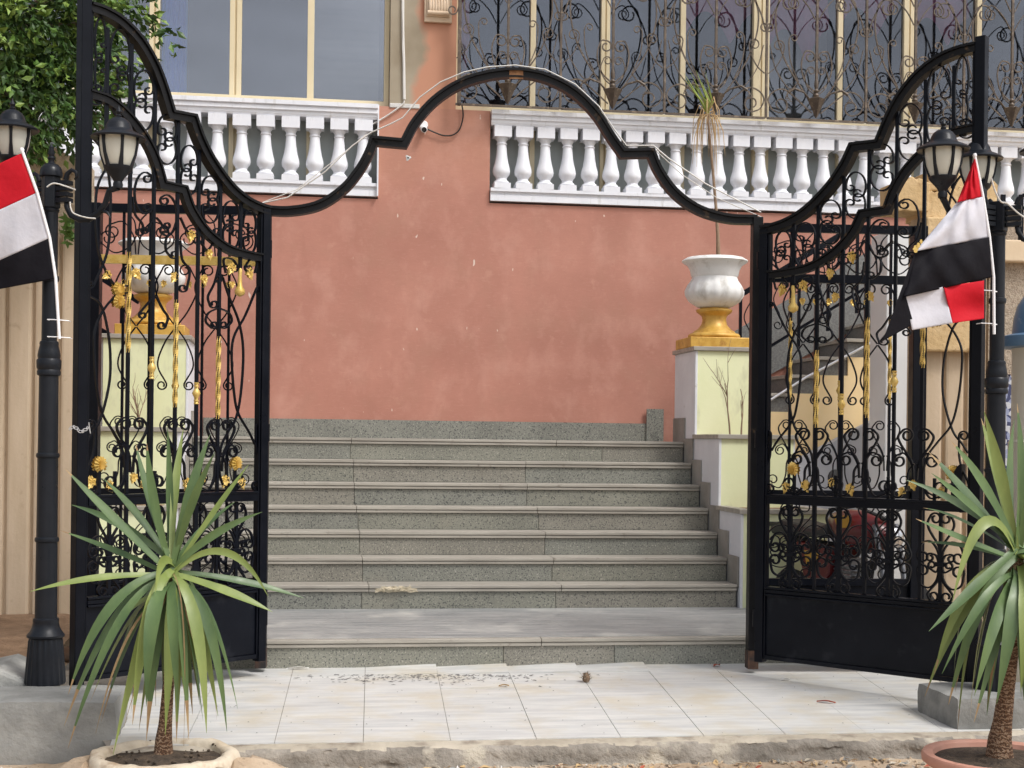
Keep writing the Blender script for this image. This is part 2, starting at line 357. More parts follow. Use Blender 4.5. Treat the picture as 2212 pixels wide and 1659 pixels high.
def trunk():
    m, N, Lk, B = nodes('ringed_trunk'); B.inputs['Roughness'].default_value = .8
    tc = N.new('ShaderNodeTexCoord'); w = N.new('ShaderNodeTexWave'); w.bands_direction = 'Z'; w.inputs['Scale'].default_value = 17; w.inputs['Distortion'].default_value = 11; w.inputs['Detail'].default_value = 4; w.inputs['Detail Scale'].default_value = 3.5; w.inputs['Detail Roughness'].default_value = .65
    Lk.new(tc.outputs['Object'], w.inputs['Vector'])
    r = N.new('ShaderNodeValToRGB'); e = r.color_ramp.elements; e[0].position = .1; e[0].color = (.10,.05,.028,1); e[1].position = 1.0; e[1].color = (.42,.30,.20,1)
    x = e.new(.70); x.color = (.29,.135,.055,1); Lk.new(w.outputs[1], r.inputs[0]); Lk.new(r.outputs[0], B.inputs['Base Color'])
    b = N.new('ShaderNodeBump'); b.inputs['Strength'].default_value = .8; b.inputs['Distance'].default_value = .01; Lk.new(w.outputs[1], b.inputs['Height']); Lk.new(b.outputs[0], B.inputs['Normal'])
    return m
M['trunk'] = trunk()
def mosaic():
    m, N, Lk, B = nodes('blue_white_mosaic'); B.inputs['Roughness'].default_value = .25
    tc = N.new('ShaderNodeTexCoord'); v = N.new('ShaderNodeTexVoronoi'); v.inputs['Scale'].default_value = 34; Lk.new(tc.outputs['Object'], v.inputs['Vector'])
    r = N.new('ShaderNodeValToRGB'); r.color_ramp.interpolation = 'CONSTANT'; e = r.color_ramp.elements
    e[0].color = (.55,.57,.62,1); e[1].position = .62; e[1].color = (.05,.06,.14,1); x = e.new(.42); x.color = (.30,.34,.50,1)
    Lk.new(v.outputs['Color'], r.inputs[0]); Lk.new(r.outputs[0], B.inputs['Base Color']); return m
M['mosaic'] = mosaic()

# ------------------------------------------------------------------ curves
def cat(pts, n=7):
    if len(pts) < 3:
        return [Vector(p) for p in pts]
    p = [Vector(q) for q in pts]; p = [p[0]*2-p[1]] + p + [p[-1]*2-p[-2]]; out = []
    for i in range(1, len(p)-2):
        for k in range(n):
            t = k/n
            out.append(.5*((2*p[i]) + (p[i+1]-p[i-1])*t + (2*p[i-1]-5*p[i]+4*p[i+1]-p[i+2])*t*t + (3*p[i]-p[i-1]-3*p[i+1]+p[i+2])*t**3))
    out.append(p[-2]); return out
def spiral(p, head, r, hand, turns=1.1, shrink=.46):
    out = []; p = Vector(p); n = int(turns*16); a = head
    for i in range(n):
        rr = r*(1-(1-shrink)*i/n); ds = 2*PI*rr/16
        a += hand*2*PI/16
        p = p + Vector((math.cos(a), math.sin(a)))*ds; out.append(p.copy())
    return out
def scroll(pts, e0=None, e1=None, n=7):
    """a curve through pts whose ends curl; e = (radius, hand[, turns])"""
    c = cat(pts, n)
    if e1:
        d = c[-1]-c[-2]; c = c + spiral(c[-1], math.atan2(d.y, d.x), *(e1[:1]), e1[1], *(e1[2:]))
    if e0:
        d = c[0]-c[1]; c = spiral(c[0], math.atan2(d.y, d.x), *(e0[:1]), e0[1], *(e0[2:]))[::-1] + c
    return c
def arc(cx, cy, rx, ry, a0, a1, n=12):
    return [Vector((cx+rx*math.cos(math.radians(a0+(a1-a0)*i/n)), cy+ry*math.sin(math.radians(a0+(a1-a0)*i/n)))) for i in range(n+1)]
# ================================================================== GATE
def strip(polys, w=.007, d=.016, off=0, y=0):
    mb = MB()
    for p in polys: mb.ribbon([tuple(q) for q in p], w, y-d/2, y+d/2, 0, off)
    return mb
def gold_leaf(cx, cz, s, ang, y=0):
    """five lobed leaf, cupped, seen from both sides"""
    mb = MB(); pts = []
    lob = [(0,1.55),(14,1.0),(34,1.0),(52,.66),(78,.92),(108,.58),(140,.72),(180,.40),(220,.72),(252,.58),(282,.92),(308,.66),(326,1.0),(346,1.0)]
    for a, r in lob:
        t = math.radians(a)+ang; pts.append((cx+s*.86*r*math.sin(t), cz+s*r*math.cos(t), r))
    for sg in (-1, 1):
        n = len(pts)
        vs = [(cx, y+sg*s*.30, cz)] + [(x, y+sg*(.012-.004*r), z) for x, z, r in pts] + [((x+cx)/2, y+sg*(s*.24 if i % 2 == 0 else s*.12), (z+cz)/2) for i, (x, z, r) in enumerate(pts)]
        fs = []
        for i in range(n):
            j = (i+1) % n
            fs += [(0, 1+n+i, 1+n+j), (1+n+i, 1+i, 1+j, 1+n+j)]
        if sg > 0: fs = [f[::-1] for f in fs]
        mb.add(vs, fs)
    return mb
def gold_shell(cx, cz, s, y=0, flip=1):
    mb = MB()
    for sg in (-1, 1):
        n = 24; vs = [(cx, y+sg*.014, cz-flip*s*.55)]
        for ring, dy in ((.55, .026), (1, .012)):
            for i in range(n+1):
                t = math.radians(-150+300*i/n)
                rr = s*ring*(1+.05*math.cos(i*PI)); 
                vs.append((cx+rr*math.sin(t)*.85, y+sg*(dy+.004*math.cos(i*PI)), cz+flip*(rr*math.cos(t)*1.0)))
        fs = [(0,1+i,2+i) for i in range(n)] + [(1+i, 2+n+i, 3+n+i, 2+i) for i in range(n)]
        if sg > 0: fs = [f[::-1] for f in fs]
        mb.add(vs, fs)
    return mb
def twist(x, z0, z1, r=.0118, y=0):
    mb = MB(); n = int((z1-z0)/.012); vs = []; fs = []
    for i in range(n+1):
        z = z0+(z1-z0)*i/n; a = i*.22; e = 1 if 1 < i < n-1 else .8
        for k in range(4):
            t = a+PI/2*k; vs.append((x+r*e*1.25*math.cos(t), y+r*e*1.25*math.sin(t), z))
    for i in range(n):
        for k in range(4): fs.append((i*4+k, i*4+(k+1)%4, i*4+4+(k+1)%4, i*4+4+k))
    fs += [(3,2,1,0), tuple(n*4+k for k in range(4))]
    return mb.add(vs, fs)
def knob(x, z, y=0, r=.021):
    return MB().lathe((x,y,z), [(.010,-.060),(.014,-.058),(.014,-.052),(.010,-.048),(.0145,-.040),(.0105,-.032),(.0115,-.024),(r*.80,-.015),(r*1.1,0),(r*.80,.015),(.0115,.024),(.0105,.032),(.0145,.040),(.010,.048),(.014,.052),(.014,.058),(.010,.060)], 14)
def lbar(x, z0, z1, r=.0085, y=0): return MB().box(x-r, x+r, y-r, y+r, z0, z1)

def low_motif(s0, hw, zm, zl):
    """symmetrical scroll tree between the middle and the lower rail"""
    H = zm-zl; polys = []
    for g in (1, -1):
        def q(pts): return [(s0+g*x*hw, zm-t*H) for x, t in pts]
        r = hw
        polys += [scroll(q([(.03,.42),(.12,.36),(.42,.22),(.50,.13),(.38,.045)]), None, (r*.21, g*1, 1.15)),
                  scroll(q([(.04,.62),(.10,.45),(.38,.34),(.72,.37),(.90,.49)]), None, (r*.23, -g*1, 1.1)),
                  scroll(q([(.04,.60),(.16,.50),(.36,.475)]), None, (r*.15, -g*1, 1.1)),
                  scroll(q([(.04,.58),(.14,.68),(.40,.645)]), None, (r*.15, g*1, 1.1)),
                  scroll(q([(.04,.57),(.12,.76),(.42,.86),(.78,.82),(.90,.68)]), None, (r*.23, g*1, 1.1)),
                  scroll(q([(.03,.72),(.14,.80),(.46,.92),(.44,.975)]), None, (r*.20, -g*1, 1.1))]
    return polys
def lyre(s0, hw, zm, H):
    polys = []
    for g in (1, -1):
        def q(pts): return [(s0+g*x*hw, zm+H*(1-t)) for x, t in pts]
        r = hw
        polys += [scroll(q([(.06,.60),(.14,.45),(.46,.24),(.56,.12),(.40,.03)]), None, (r*.20, g*1, 1.3)),
                  scroll(q([(.05,.72),(.10,.52),(.34,.36),(.58,.38)]), None, (r*.19, -g*1, 1.3)),
                  scroll(q([(.04,.50),(.22,.62),(.26,.80),(.48,.97),(.86,.93)]), None, (r*.22, g*1, 1.15))]
    return polys

def bayC(x0, x1, y0, y1, side):
    cx, rx = (x0+x1)/2, (x1-x0)/2*.96; h = (y1-y0)
    ry = h*.30; r = rx*.60; out = []
    for k, (cy, up) in enumerate(((y0+ry, 1), (y1-ry, -1))):   # a hoop above and a hoop below, all four ends curled inwards
        a = [Vector((cx+side*rx*math.cos(math.radians(t)), cy+up*ry*math.sin(math.radians(t)))) for t in range(172, 412, 15)]
        hd = side*up
        out.append(scroll(a, (r*.8, -hd, .85), (r, hd, .9), 1))
    return out

LA = PZ(566, 1430, 8.20); LF = PZ(153, 1495, 7.28); LA.z = (LA.z+.01)
LP = Plane(LA, LF)
RA = PZ(1633, 1428, 8.42); RF = PZ(2114, 1500, 7.55)
RP = Plane(RA, RF)
ZM = (LP.L(558,1072)[1]+LP.L(165,1082)[1])/2
ZL = (LP.L(558,1264)[1]+LP.L(165,1322)[1])/2+.024
BARS = {231:(60,345), 283:(95,0), 334:(170,0), 384:(255,0), 429:(325,0), 475:(392,0), 519:(432,580)}
def gate_leaf(label, pl, sx, sz, zmr=None, zlr=None):
    t = thing('gate_leaf', label, 'gate', pl.A, pl.rot, 'open leaves of the entrance gate')
    W = LP.W*sx
    zm, zl = zmr or ZM, zlr or ZL; ZT = LP.L(190, 6)[1]
    def c(p):
        s, z = LP.L(p[0], p[1])
        z = z*zl/ZL if z < ZL else zl+(z-ZL)*(zm-zl)/(ZM-ZL) if z < ZM else zm+(z-ZM)*(ZT*sz-zm)/(ZT-ZM)
        return (s*sx, z)
    def cv(polys): return [[c(p) for p in q] for q in polys]
    p = lambda n, mb, m='black', **k: part(n, mb, M[m], t, local=True, **k)
    # frame
    top = c((190, 6))[1]+.03
    p('hinge_stile', MB().box(0,.052,-.03,.03,.0,c((567,452))[1]).box(.054,.064,-.022,.022,.02,c((567,452))[1]-.03), bevel=.003)
    p('free_stile', MB().box(W-.056,W,-.028,.028,.0,top).box(W-.070,W-.058,-.022,.022,.02,top-.06), bevel=.004)
    p('middle_rail', MB().box(.066,W-.072,-.024,.024,zm-.026,zm+.026).box(.066,W-.072,-.029,.029,zm+.018,zm+.030), bevel=.003)
    p('lower_rail', MB().box(.066,W-.072,-.024,.024,zl-.018,zl+.004).box(.066,W-.072,-.03,.03,zl+.007,zl+.020).box(.066,W-.072,-.03,.03,zl-.032,zl-.021), bevel=.003)
    p('kick_panel', MB().box(.066,W-.072,-.008,.008,.045,zl-.034).box(.066,W-.072,-.022,.022,.02,.043), 'kick')
    outer = cat([(192,10),(225,22),(262,45),(300,85),(330,135),(350,185),(368,243)])[:-1] + [Vector((368,243)), Vector((415,252))] + cat([(415,252),(432,300),(458,350),(495,400),(530,430),(567,448)])[1:]
    inner = cat([(196,207),(235,222),(275,258),(310,305),(332,352),(346,402)])[:-1] + [Vector((346,402)), Vector((392,412))] + cat([(392,412),(408,455),(440,502),(485,538),(530,553),(565,560)])[1:]
    oc, ic = [c(q) for q in outer], [c(q) for q in inner]
    oc[0] = (W-.058, oc[0][1]); ic[0] = (W-.058, ic[0][1]); oc[-1] = (.0, oc[-1][1]); ic[-1] = (.03, ic[-1][1])
    b = MB().ribbon(oc, .026, -.024, .024, 0, .018).ribbon(oc, .014, -.036, .036, 0, -.004).ribbon(oc, .010, -.031, .031, 0, .036)
    p('arched_top_rail', b, 'rustedge')
    b = MB().ribbon(ic, .034, -.020, .020, 0, 0).ribbon(ic, .010, -.030, .030, 0, -.024)
    p('inner_arched_rail', b, 'rustedge')
    # upright bars with their gold sleeves and knobs
    zb = zl+.021
    for x, (y0, y1) in BARS.items():
        s, z0 = c((x, y0)); z1 = c((x, y1))[1] if y1 else zb
        o = p('bar', MB().box(s-.0088,s+.0088,-.0088,.0088,z1,z0), bevel=.0015)
        g = None
        if x == 283: g = ('twisted_sleeve', twist(s, c((x,762))[1], c((x,545))[1]))
        if x == 384: g = ('twisted_sleeve', twist(s, c((x,880))[1], c((x,648))[1]))
        if x == 475: g = ('twisted_sleeve', twist(s, c((x,905))[1], c((x,727))[1]))
        if x == 334: g = ('gold_knob', knob(s, c((x,795))[1]))
        if x == 429: g = ('gold_knob', knob(s, c((x,850))[1]))
        if x == 519: g = ('gold_drop', MB().lathe((s,0,c((x,595))[1]), [(.004,-.12),(.028,-.105),(.030,-.085),(.014,-.06),(.010,0),(.014,.03),(.006,.045)], 14))
        if g: part(g[0], g[1], M['gold'], o, local=True, smooth=0 if 'twist' in g[0] else 60)
    # scrolls above the inner rail
    for i, (a, b_, y0, y1) in enumerate([(203,228,38,212),(235,280,62,255),(287,331,152,282),(338,381,247,355),(388,426,314,421),(433,472,380,482),(479,516,434,540),(523,552,455,548)]):
        for one in bayC(a, b_, y0, y1, 1 if i % 2 else -1): p('scroll', strip(cv([one])))
    # below the inner rail
    S = []
    S.append([scroll([(190,288),(222,330),(236,400),(237,460),(230,545),(200,618)], (9,-1), (9,1))])
    S.append([scroll([(240,345),(212,395),(205,450),(211,540),(235,600),(262,632)], (8,1), (10,-1))])
    S.append([scroll(arc(206,205,17,22,-60,-300), (7,1), (7,-1), 1)])
    S.append([scroll(arc(312,417,23,45,-60,-300), (10,1), (10,-1), 1)])
    S.append([scroll(arc(358,465,23,44,-115,115), (10,-1), (10,1), 1)])
    S.append([scroll([(284,425),(290,462),(305,482),(309,500)], None, (9,1))])
    S.append([scroll([(382,470),(372,500),(358,515),(357,540),(368,556)], None, (9,-1))])
    S.append([scroll([(388,470),(404,500),(428,505)], None, (12,1)), scroll([(388,520),(392,560),(408,585),(402,625)], None, (9,1))])
    S.append([scroll([(336,470),(345,480),(352,492)], None, (8,-1)), scroll([(331,470),(322,486),(318,500)], None, (8,1))])
    S.append([scroll([(430,520),(446,540),(462,520)], None, (9,-1)), scroll([(474,500),(473,560),(462,610),(448,640),(452,660)], (8,-1), (9,-1))])
    S.append([scroll([(486,590),(482,560),(500,560),(512,575)], None, (9,1)), scroll([(549,590),(553,565),(540,560),(528,575)], None, (8,-1))])
    for g in (1, -1):
        S.append([scroll([(471,665),(471+g*22,676),(471+g*28,694),(471+g*16,708)], None, (8,g,1.2))])
    S.append([scroll([(189,637),(216,658),(231,712),(237,772),(234,832),(216,904),(198,934),(186,956)], None, None),
              scroll([(249,637),(222,670),(204,712),(202,760),(207,832),(219,892),(243,932),(261,965),(268,1008),(262,1044),(242,1060)], None, (10,1,1.0))])
    S.append([scroll([(480,600),(493,640),(515,697),(524,760),(519,847),(508,904),(490,935),(476,966),(472,1010),(479,1044),(498,1060)], (9,-1), (10,-1,1.0)),
              scroll([(553,622),(528,682),(504,727),(499,772),(504,847),(513,892),(537,934),(549,960)], (8,1), None)])
    S.append([scroll([(336,640),(350,668),(361,685),(356,706)], None, (9,1)), scroll([(331,640),(312,662),(300,676)], None, (8,-1))])
    for q in S:
        for one in q: p('scroll', strip(cv([one])))
    # lyres standing on the middle rail
    H = c((300, 905))[1] - zm - .02
    for x in (283, 384, 475): p('lyre_scroll', strip(lyre(c((x, 1000))[0], W*.135, zm+.03, H), .0085))
    for x, g in ((205, -1), (548, 1)):
        s = c((x, 1000))[0]
        def q(pts): return [(s-g*a*W*.1*-1*(-1), zm+.03+H*(1-t_)) for a, t_ in pts]
        p('lyre_scroll', strip([scroll(q([(.05,.1),(.1,.45),(.45,.75),(.45,.95),(.12,.99)]), (W*.02, g, 1.2), (W*.022, g, 1.2))]))
    # short spikes
    for x in (213, 247, 333, 430, 506): p('spike', lbar(c((x,1000))[0], zm+.03, zm+.15, .008), bevel=.0015)
    # lower scroll trees on short bars
    wl = W-.072-.064
    for k in range(4):
        s = .064+wl*(k+.5)/4
        o = p('scroll_tree', strip(low_motif(s, wl/8*.98, zm-.028, zl+.021), .0092, .015))
        part('short_bar', lbar(s, zl+.021, zm-.028, .0085), M['black'], o, local=True)
        zc = zl+(zm-zl)*.41; part('collar', MB().box(s-.026,s+.026,-.014,.014,zc-.012,zc+.012), M['black'], o, local=True, bevel=.003)
    # gold leaves and shells
    for x, y, s_, a in [(412,505,.042,2.9),(450,545,.038,3.3),(232,592,.036,2.2),(291,588,.042,3.9),(377,596,.038,2.5),(439,600,.036,3.4),(500,576,.044,2.6),(536,586,.044,3.6),(500,612,.026,3.1),
                    (196,1038,.046,2.6),(233,1045,.040,3.6),(288,1028,.036,2.8),(306,1045,.036,3.7),(404,1040,.044,2.8),(436,1028,.036,3.6),(486,1035,.044,2.7),(520,1040,.040,3.5)]:
        s, z = c((x, y)); p('gold_leaf', gold_leaf(s, z, s_*.84, a), 'gold')
    for x, y, s_, f in [(254,624,.052,-1),(254,652,.052,1),(213,1004,.055,1),(508,1002,.052,1)]:
        s, z = c((x, y)); p('gold_shell', gold_shell(s, z, s_*.8, 0, f), 'gold')
    for k in range(3):                       # hinge barrels
        p('hinge', MB().lathe((-.012, .0, .25+k*1.05), [(.016,-.05),(.016,.05)], 12), 'black', smooth=40)
    return t, c, W
RSX = RP.W/LP.W
ZMR = (RP.L(1640,1073)[1]+RP.L(2082,1101)[1])/2; ZLR = (RP.L(1640,1264)[1]+RP.L(2058,1318)[1])/2
RSZ = (RP.L(2118, 92)[1])/(LP.L(190, 6)[1])
gl, cL, WL = gate_leaf('black and gold gate leaf swung open on the left, overlapping the urn and pedestal behind', LP, 1, 1)
gr, cR, WR = gate_leaf('black and gold gate leaf swung open on the right, casting shadow on the paving', RP, RSX, RSZ, ZMR, ZLR)
lock = part('lock_plate', MB().prism([(WR-.10-.055*math.sin(a), ZMR+.10+.13*math.cos(a)) for a in [PI*k/12 for k in range(13)]], -.03, .03), M['black'], gr, local=True, bevel=.003)
part('handle', MB().tube([(WR-.13,-.03,ZMR+.12),(WR-.13,-.06,ZMR+.12),(WR-.19,-.06,ZMR+.115)], .008), M['black'], lock, local=True, smooth=50)

# arch with the two gate posts
AA = PZ(562, 1442, 8.36); AB = PZ(1622, 1442, 8.55); AB.z = AA.z
AP = Plane(AA, AB)
ar = thing('gate_arch', 'tall black wavy steel arch on two posts spanning the foot of the stairs', 'gate arch', AA, AP.rot)
zt = AP.L(567, 452)[1]; zt2 = AP.L(1630, 470)[1]
part('post', MB().box(-.03,.03,-.04,.04,0,zt), M['rustedge'], ar, local=True, bevel=.004)
part('post', MB().box(AP.W-.03,AP.W+.03,-.04,.04,0,zt2), M['rustedge'], ar, local=True, bevel=.004)
for x in (0, AP.W): part('rusty_foot', MB().box(x-.0315,x+.0315,-.0415,.0415,.002,.11), mat('rusty_steel', (.045,.022,.014,1), .8, (.10,.05,.028,1), 18, c3=(.016,.014,.014,1), scale3=12, lo3=.45, hi3=.6), ar, local=True)
path = cat([(567,446),(625,448),(685,436),(733,405),(765,368),(786,332),(800,296)])[:-1] + [Vector((800,296)), Vector((866,302))] + cat([(866,302),(888,262),(930,214),(985,177),(1045,157),(1110,150),(1175,160),(1240,192),(1290,240),(1325,293),(1347,324)])[1:-1] + [Vector((1347,324)), Vector((1410,323))] + cat([(1410,323),(1428,366),(1462,412),(1510,446),(1570,464),(1632,467)])[1:]
pc = [AP.L(*q) for q in path]
part('wavy_beam', MB().ribbon(pc, .028, -.026, .026, 0, -.027).ribbon(pc, .016, -.040, .040, 0, -.005).ribbon(pc, .010, -.033, .033, 0, -.046), M['rustedge'], ar, local=True)
part('rusty_joint', MB().ribbon([AP.L(x, 161) for x in (1098,1112,1128)], .05, -.030, -.0275, 0, -.008), mat('rust', (.16,.07,.03,1), .9, (.25,.13,.06,1), 30), ar, local=True)

# fixed side panels in the plane of the arch
def side_panel(label, xa, xb, gold, top, second, mir):
    """xa hinge side px, xb outer px"""
    sa, sb = AP.L(xa, 1000)[0], AP.L(xb, 1000)[0]
    W = abs(sb-sa); A = AP.A + AP.d*(sa if mir > 0 else sb)
    t = thing('fixed_gate_panel', label, 'gate panel', A, AP.rot, 'fixed gate side panels')
    p = lambda n, mb, m='black', **k: part(n, mb, M[m], t, local=True, **k)
    zt, z2, zm, zl = AP.L(xa, top)[1], AP.L(xa, second)[1], AP.L(xa, 1066)[1], AP.L(xa, 1256)[1]
    X = lambda f: f*W if mir > 0 else (1-f)*W          # f=0 at the gate post
    rail = lambda z, h: MB().box(.0,W-.0,-.018,.018,z-h/2,z+h/2)
    p('outer_post', MB().box(X(1)-.042,X(1)+.042,-.042,.042,.0,zt), bevel=.004)
    p('top_rail', rail(zt-.025,.05), 'black'); p('gold_rail' if gold else 'second_rail', rail(z2,.05), 'gold' if gold else 'black')
    p('middle_rail', rail(zm,.045)); p('lower_rail', rail(zl,.04))
    p('kick_panel', MB().box(0,W,-.006,.006,.06,zl-.022))
    for f, kind in ((.18,'t'),(.34,'b'),(.5,'k'),(.66,'b'),(.82,'t')):
        s = X(f); o = p('bar', lbar(s, zl+.02, zt-.05, .0075))
        if kind == 't' and not gold: part('twisted_sleeve', twist(s, zm+.55, zm+1.05, .0102), M['gold'], o, local=True)
        if kind == 'k': part('gold_knob', knob(s, zm+.62), M['gold'], o, local=True, smooth=60)
    hz = zt-.05-z2-.025
    for f in (.26, .74):                                # fans between the two upper rails
        s = X(f); pol = []
        for g in (1,-1):
            def q(pts): return [(s+g*a*W*.22, zt-.05-b*hz) for a, b in pts]
            pol += [scroll(q([(.03,.98),(.10,.55),(.38,.22),(.75,.28)]), None, (W*.045,-g,1.2)), scroll(q([(.03,.55),(.2,.80),(.6,.95),(.95,.75)]), None, (W*.05,g,1.2)), scroll(q([(.03,.5),(.08,.2),(.25,.02)]), None, None)]
        p('fan_scroll', strip(pol, .007, .012))
    for f in (.26, .5, .74):                            # hearts under the second rail
        s = X(f); pol = []
        for g in (1,-1):
            def q(pts): return [(s+g*a*W*.135, z2-.03-b*.36) for a, b in pts]
            pol += [scroll(q([(.02,.98),(.55,.72),(.95,.35),(.6,.03)]), None, (W*.035,g,1.2)), scroll(q([(.02,1.0),(.5,1.25),(.8,1.6),(.4,1.9)]), None, (W*.03,-g*-1,1.2))]
        p('heart_scroll', strip(pol, .0078, .012))
        p('gold_leaf', gold_leaf(s+W*.075, z2-.13, .024, 2.8), 'gold'); p('gold_leaf', gold_leaf(s-W*.075, z2-.13, .024, 3.5), 'gold')
    for f in (.2, .5, .8):
        p('lyre_scroll', strip(lyre(X(f), W*.16, zm+.025, .42), .006, .012))
    for f in (.24, .74):
        p('scroll_tree', strip(low_motif(X(f), W*.22, zm-.025, zl+.02), .006, .012))
    return t
side_panel('fixed black panel with a gold cross rail behind the left gate leaf', 553, 196, True, 447, 566, -1)
side_panel('fixed all black panel behind the right gate leaf, in front of the motorbike', 1642, 1978, False, 482, 600, 1)

ch = MB()
c0 = PZ(150, 927, 7.16)
for k in range(9):
    a = k/8; ctr = c0 + Vector((.085*a, -.02*math.sin(a*3), .012*math.sin(a*7)))
    ring = [(ctr.x+.010*math.cos(t)*(1 if k%2 else .4), ctr.y+.010*math.cos(t)*(0 if k%2 else .8), ctr.z+.006*math.sin(t)) for t in [2*PI*i/10 for i in range(11)]]
    ch.tube(ring, .0022, 5, cap=False)
ch.tube([c0+Vector((.085,-.01,0)), c0+Vector((.092,-.012,.035)), c0+Vector((.10,-.012,-.02))], .0025, 5)
single('chain', ch, M['steel'], 'short bright steel chain looped round the outer edge of the left gate leaf', 'chain', smooth=40)
# ================================================================== HOUSE
YW = 13.0
xm0, xm1 = P(816,330,YW).x, P(1057,330,YW).x
zr1 = P(1058,237,12.95).z; zr0 = P(1058,432,12.95).z       # balustrade top and bottom
xu0, xu1 = P(841,150,YW).x, P(984,150,YW).x
xb = P(904,150,YW).x
house = thing('house', 'pink stucco house with white balustrades and cream framed windows at the top of the steps', 'house', (P(1000,900,YW).x, YW, 1.2))
wl = MB()
wl.box(-9, 13, YW, YW+.3, .0, zr0-.02)
wl.box(xm0, xm1, YW, YW+.3, zr0-.02, zr1)
part('wall', wl, M['stucco'], house)
PATCHX = (xb - house.location.x) + .25
M['patch'] = patchy()
part('upper_wall_strip', MB().box(xu0+.002, xu1, YW+.004, YW+.3, zr1, 7.2), M['patch'], house)
part('upper_wall', MB().box(-9, 13, YW, YW+.3, 7.2, 9.2).box(-9,-8.6,YW+.0,YW+.3,zr0-.02,7.2).box(12.4,13,YW,YW+.3,zr0-.02,7.2), M['stucco'], house)
part('roof', MB().box(-9.3, 13.3, YW-.4, YW+6, 9.2, 9.45), M['white'], house)
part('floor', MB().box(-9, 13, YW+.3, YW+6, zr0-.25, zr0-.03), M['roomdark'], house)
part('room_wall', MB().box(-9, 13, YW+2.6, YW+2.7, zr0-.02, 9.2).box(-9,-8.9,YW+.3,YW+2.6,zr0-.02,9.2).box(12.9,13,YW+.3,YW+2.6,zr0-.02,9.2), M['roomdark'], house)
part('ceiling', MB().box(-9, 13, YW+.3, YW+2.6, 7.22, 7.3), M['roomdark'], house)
# white window reveal beside the strip, ledge under it
part('ledge', MB().box(xu0, P(905,215,YW).x, YW-.012, YW+.05, zr1-.01, zr1+.03), M['mortar'], house, bevel=.006)
cb0, cb1 = P(915,30,YW).x, P(974,30,YW).x; cz = P(945,50,YW).z
cor = MB()
cor.box(cb0, cb1, YW-.035, YW, cz, 6.2).box(cb0+.02, cb1-.02, YW-.05, YW-.036, cz+.045, 6.2)
for i in range(7):
    x = cb0+.035+(cb1-cb0-.07)*(i+.5)/7
    cor.tube([(x, YW-.06, cz+.07), (x, YW-.075, cz+.12), (x, YW-.06, cz+.2), (x, YW-.055, cz+.6), (x, YW-.08, 6.2)], [.012,.018,.013,.013,.014], 8)
cor.tube([(cb0+.025, YW-.062, cz+.075), (cb1-.025, YW-.062, cz+.075)], .022, 10)
part('corbel', cor, mat('cream_corbel', (.60,.45,.31,1), .7, (.68,.54,.40,1), 8, bump=.2), house, smooth=50)

# balustrades
BZ0, BZ1 = zr0+.115, zr1-.136
def rails(x0, x1):
    mb = MB()
    prof = lambda z0, z1, seq: [(y, z0+(z1-z0)*t) for y, t in seq]
    for z0, z1, seq in ((zr1-.132, zr1, [(.0,0),(-.035,0),(-.045,.16),(-.045,.32),(-.062,.38),(-.062,.60),(-.055,.66),(-.078,.72),(-.078,1),(.0,1)]),
                        (zr0, zr0+.115, [(.0,0),(-.028,0),(-.028,.45),(-.018,.5),(-.018,.7),(-.045,.75),(-.045,1),(0,1)])):
        pr = prof(z0, z1, seq); n = len(pr)
        vs = [(x0, YW+y, z) for y, z in pr] + [(x1, YW+y, z) for y, z in pr]
        y1 = YW+.22
        vs = [(x, y if y < YW-.001 else y, z) for x, y, z in vs]
        mb.add(vs, [(i, i+1, i+1+n, i+n) for i in range(n-1)] + [tuple(range(n))[::-1], tuple(range(n, 2*n))])
        mb.box(x0, x1, YW+.0005, YW+.16, z0, z1)
    return mb
def baluster():
    H = BZ1-BZ0-.10-.05
    pr = [(.066,0),(.070,.02),(.062,.05),(.050,.075),(.047,.10),(.056,.15),(.073,.20),(.077,.27),(.073,.34),(.060,.46),(.049,.62),(.043,.78),(.041,.84),(.048,.855),(.048,.87),(.041,.885),(.043,.93),(.055,.965),(.058,1.0)]
    mb = MB().lathe((0,0,BZ0+.05), [(r*1.04, h*H) for r, h in pr], 20)
    mb.box(-.075,.075,-.075,.075,BZ0,BZ0+.05).box(-.080,.080,-.075,.07,BZ1-.10,BZ1)
    return mb
def balustrade(xa, xz, xs, label):
    b = part('balustrade', rails(xa, xz), M['white'], house, label=label, bevel=0)
    me = None
    for x in xs:
        o = bpy.data.objects.new('baluster', me or mesh('baluster', baluster(), M['white'], (0,0,0)))
        if me is None: fin(o, 35, 0)
        me = o.data; COL.objects.link(o); o.parent = b; o.location = Vector((x+R.uniform(-.004,.004), YW+.03+R.uniform(-.004,.004), 0)) - BASE[b.name]; o.rotation_euler = (0, 0, R.uniform(-.05,.05))
pxl = [(P(x,330,12.98)).x for x in (413,465,517,570,623,676,728,783)]
d = (pxl[-1]-pxl[0])/7
balustrade(-8.6, xm0-.012, [pxl[0]+d*i for i in range(-8, 8)], 'white balustrade left of the pink wall panel')
pxr = [P(x,350,12.98).x for x in (1083,1780)]; d = (pxr[1]-pxr[0])/15
balustrade(xm1+.006, 12.4, [pxr[0]+d*i for i in range(0, 30)], 'white balustrade under the iron grilles')
part('corner_moulding', MB().box(xm0-.012, xm0, YW-.06, YW+.1, zr0, zr1), M['white'], house)

